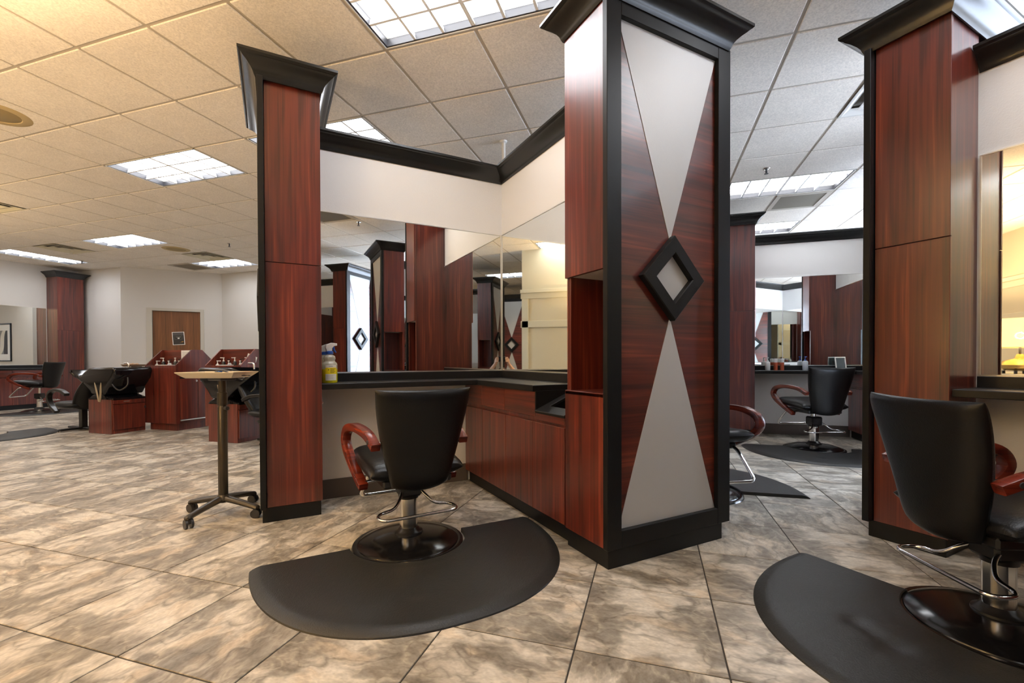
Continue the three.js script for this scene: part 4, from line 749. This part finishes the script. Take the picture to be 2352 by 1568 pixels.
for (const [u, v, cd] of [[-4.4, 0.2, 8], [-8.6, 1.5, 13], [-1.9, -0.55, 11]]) {
  const t = thing('torchiere_lamp', 'bronze floor lamp with an upturned bowl lighting the ceiling', 'floor lamp', u, v, 0, 'upturned floor lamps');
  part(t, 'foot', creasedLathe([[0, 0.03], [0.12, 0.024], [0.14, 0.008], [0.14, 0], [0, 0]], 36), M.bronze); part(t, 'pole', creasedLathe([[0.014, 0.02], [0.014, 1.62]], 14), M.bronze);
  part(t, 'bowl', creasedLathe([[0, 1.6], [0.06, 1.612], [0.13, 1.65], [0.18, 1.72], [0.176, 1.722], [0.125, 1.657], [0.05, 1.624], [0, 1.62]], 40), M.bronze);
  part(t, 'bulb', new THREE.SphereGeometry(0.04, 20, 14).translate(0, 1.68, 0), std({ emissive: WARM, emissiveIntensity: 8, color: 0xffffff }));
  const p = shadows(new THREE.PointLight(WARM, cd)); p.position.set(0, 1.68, 0); p.shadow.radius = 2; p.name = 'bulb_light'; t.add(p);
}
for (const [u, v] of [[0.6, -3.6], [-0.6, -5.4], [2.2, -5.2], [4.2, -0.6], [-3.0, -3.2], [-6.2, -0.2], [-6.0, -3.0]]) {
  const t = thing('recessed_downlight', 'small round warm recessed downlight seen in the mirror corner', 'ceiling light', u, v, 0, 'warm recessed downlights', CEIL);
  part(t, 'trim_ring', creasedLathe([[0.06, 0.002], [0.062, -0.004], [0.085, -0.004], [0.09, 0.002]], 28), M.whiteMetal); part(t, 'lens', creasedLathe([[0, -0.001], [0.06, -0.001]], 28), std({ color: 0xffffff, emissive: WARM, emissiveIntensity: 7 }));
  const s = shadows(new THREE.SpotLight(WARM, 12, 0, 1.0, 0.6)); s.position.set(0, -0.01, 0); s.target.position.set(0, -2, 0); s.shadow.radius = 3; t.add(s, s.target); s.name = 'downlight_beam'; s.target.name = 'downlight_aim';
}
{
  const t = thing('framed_print', 'black framed abstract print with wide white mat, reflected in the long wall mirror', 'picture', -6.7, 7.87, 0, undefined, 1.45); const cv2 = document.createElement('canvas'); cv2.width = 256; cv2.height = 340; const g = cv2.getContext('2d');
  g.fillStyle = '#77756f'; g.fillRect(0, 0, 256, 340); g.fillStyle = '#24221f'; g.fillRect(0, 0, 90, 340); g.fillStyle = '#d9d4c6'; g.beginPath(); g.moveTo(40, 0); g.bezierCurveTo(120, 120, 30, 240, 150, 340); g.lineTo(230, 340); g.bezierCurveTo(120, 220, 220, 120, 110, 0); g.fill();
  const tx = new THREE.CanvasTexture(cv2); tx.colorSpace = THREE.SRGBColorSpace;
  part(t, 'frame', mergeGeometries([cbox(-0.42, 0.42, 0.5, 0.53, 0, 0.03), cbox(-0.42, 0.42, -0.53, -0.5, 0, 0.03), cbox(-0.42, -0.39, -0.5, 0.5, 0, 0.03), cbox(0.39, 0.42, -0.5, 0.5, 0, 0.03)]), M.black);
  part(t, 'mat_board', bx(-0.39, 0.39, -0.5, 0.5, 0.004, 0.01), M.paper); part(t, 'print', new THREE.PlaneGeometry(0.5, 0.66).translate(0, 0, 0.0105), std({ map: tx, roughness: 0.6 }));
}

/* ------------------------------------------------------------------ the photographer, crouched behind the camera, seen in the mirror corner */
{
  const yaw = 0.30287;
  const cam = thing('photo_camera', 'small black camera held up by the crouching person', 'camera', 0, 0, yaw, undefined, 0.937);
  part(cam, 'body', new RoundedBoxGeometry(0.13, 0.085, 0.045, 3, 0.012).translate(0, 0, 0.075), M.plasticBlack); part(cam, 'lens', creasedLathe([[0.026, 0], [0.032, 0.002], [0.033, 0.03], [0.033, 0.038]], 28).rotateX(PI / 2).translate(0, 0, 0.03), M.darkMetal);
  const t = thing('person', 'person with bare forearms crouching and holding up a camera, seen in the mirror corner', 'person', 0, 0, yaw);
  const V = (x, y, z) => new THREE.Vector3(x, y, z);
  const cap = (p, [a, b, ra, rb]) => { const d = b.clone().sub(a), h = Math.max(0, Math.min(1, p.clone().sub(a).dot(d) / d.lengthSq())); return p.distanceTo(a.clone().addScaledVector(d, h)) - (ra + (rb - ra) * h); };
  const smin = (a, b, k) => { const h = Math.max(0, k - Math.abs(a - b)) / k; return Math.min(a, b) - h * h * k * 0.25; };
  function field(bones, c, half, res, k) {
    const mc = new MarchingCubes(res, M.paper, false, false, 300000); mc.isolation = 0; const p = V(0, 0, 0), H = res / 2;
    for (let z = 0; z < res; z++) for (let y = 0; y < res; y++) for (let x = 0; x < res; x++) { p.set(c[0] + ((x - H) / H) * half, c[1] + ((y - H) / H) * half, c[2] + ((z - H) / H) * half); let d = 9; for (const b of bones) d = smin(d, cap(p, b), k); mc.field[x + y * res + z * res * res] = -d; }
    mc.update(); const n = mc.count, g = new THREE.BufferGeometry(), P = mc.positionArray.slice(0, n * 3), N = mc.normalArray.slice(0, n * 3);
    for (let i = 0; i < n; i++) for (let q = 0; q < 3; q++) P[i * 3 + q] = P[i * 3 + q] * half + c[q];
    g.setAttribute('position', new THREE.BufferAttribute(P, 3)); g.setAttribute('normal', new THREE.BufferAttribute(N, 3)); return g;
  }
  const body = [[V(0, 0.24, 0.5), V(0, 0.46, 0.46), 0.12, 0.125], [V(0, 0.46, 0.46), V(0, 0.6, 0.42), 0.1, 0.055], [V(0, 0.665, 0.385), V(0, 0.69, 0.38), 0.082, 0.085], [V(-0.17, 0.53, 0.43), V(0.17, 0.53, 0.43), 0.065, 0.065]], legs = [], arms = [], fore = [], hand = [];
  for (const s of [-1, 1]) {
    arms.push([V(s * 0.18, 0.53, 0.43), V(s * 0.265, 0.64, 0.2), 0.05, 0.04]); fore.push([V(s * 0.265, 0.64, 0.2), V(s * 0.105, 0.865, 0.1), 0.04, 0.026]);
    legs.push([V(s * 0.1, 0.22, 0.5), V(s * 0.19, 0.44, 0.17), 0.09, 0.062], [V(s * 0.19, 0.44, 0.17), V(s * 0.15, 0.09, 0.42), 0.058, 0.042], [V(s * 0.15, 0.05, 0.44), V(s * 0.17, 0.035, 0.25), 0.042, 0.034]);
    const h = [[V(s * 0.105, 0.865, 0.1), V(s * 0.09, 0.92, 0.098), 0.025, 0.03], [V(s * 0.09, 0.9, 0.1), V(s * 0.085, 0.945, 0.095), 0.026, 0.022]];
    for (let k = 0; k < 4; k++) { const y = 0.96 - k * 0.021, L = [0.9, 1, 0.95, 0.78][k]; h.push([V(s * 0.088, y - 0.004, 0.1), V(s * 0.087, y, 0.06), 0.0095, 0.009], [V(s * 0.087, y, 0.06), V(s * (0.087 - 0.03 * L), y + 0.002, 0.046), 0.009, 0.0075]); }
    h.push([V(s * 0.096, 0.905, 0.11), V(s * 0.062, 0.925, 0.124), 0.012, 0.01], [V(s * 0.062, 0.925, 0.124), V(s * 0.036, 0.938, 0.112), 0.01, 0.008]); hand.push([h, s]);
  }
  const skin = std({ color: lin(0.52, 0.31, 0.22), roughness: 0.5 }), c0 = [0, 0.46, 0.32], grow = (B, d) => B.map(([a, b, x, y]) => [a, b, x + d, y + d]);
  const geos = [field([...body, ...arms, ...fore, ...legs], c0, 0.58, 84, 0.05), ...hand.map(([h, s]) => field(h, [s * 0.08, 0.925, 0.09], 0.1, 64, 0.012))];
  // face: nose, brow and ears shaped from a finer grid
  geos.push(field([[V(0, 0.67, 0.385), V(0, 0.695, 0.378), 0.084, 0.087], [V(0, 0.62, 0.36), V(0, 0.65, 0.345), 0.03, 0.045], [V(0, 0.69, 0.296), V(0, 0.665, 0.284), 0.008, 0.013], [V(-0.05, 0.702, 0.303), V(0.05, 0.702, 0.303), 0.01, 0.01], [V(0.086, 0.69, 0.385), V(0.088, 0.66, 0.383), 0.013, 0.009], [V(-0.086, 0.69, 0.385), V(-0.088, 0.66, 0.383), 0.013, 0.009]], [0, 0.68, 0.375], 0.14, 60, 0.015));
  part(t, 'body', mergeGeometries(geos), skin);
  for (const s of [-1, 1]) part(t, 'eye', new THREE.SphereGeometry(0.011, 12, 8).translate(s * 0.032, 0.686, 0.302), std({ color: lin(0.1, 0.08, 0.07), roughness: 0.2 }));
  part(t, 'mouth', tube([[-0.022, 0.637, 0.306], [0, 0.634, 0.3], [0.022, 0.637, 0.306]], 0.004, 8), std({ color: lin(0.35, 0.12, 0.1), roughness: 0.5 }));
  part(t, 'hair', field([[V(0, 0.712, 0.405), V(0, 0.7, 0.43), 0.088, 0.085], [V(0, 0.68, 0.45), V(0, 0.6, 0.48), 0.07, 0.05]], [0, 0.68, 0.43], 0.16, 44, 0.04), std({ color: lin(0.03, 0.018, 0.01), roughness: 0.6 }));
  part(t, 'shirt', field(grow([...body.slice(0, 1), [V(0, 0.46, 0.46), V(0, 0.55, 0.43), 0.11, 0.06], body[3], ...arms.map(([a, b, x, y]) => [a, a.clone().lerp(b, 0.6), x, y + 0.004])], 0.013), c0, 0.58, 84, 0.05), std({ color: lin(0.03, 0.035, 0.05), roughness: 0.85 }));
  part(t, 'trousers', field(grow([[V(0, 0.22, 0.52), V(0, 0.27, 0.5), 0.125, 0.12], ...legs.filter((_, i) => i % 3 < 2)], 0.012), c0, 0.58, 84, 0.05), std({ color: lin(0.02, 0.025, 0.045), roughness: 0.85 }));
  for (const s of [-1, 1]) part(t, 'shoe', field(grow([legs[s < 0 ? 2 : 5]], 0.01), [s * 0.16, 0.06, 0.34], 0.18, 32, 0.02), M.plasticBlack);
}

renderer.render(scene, camera);
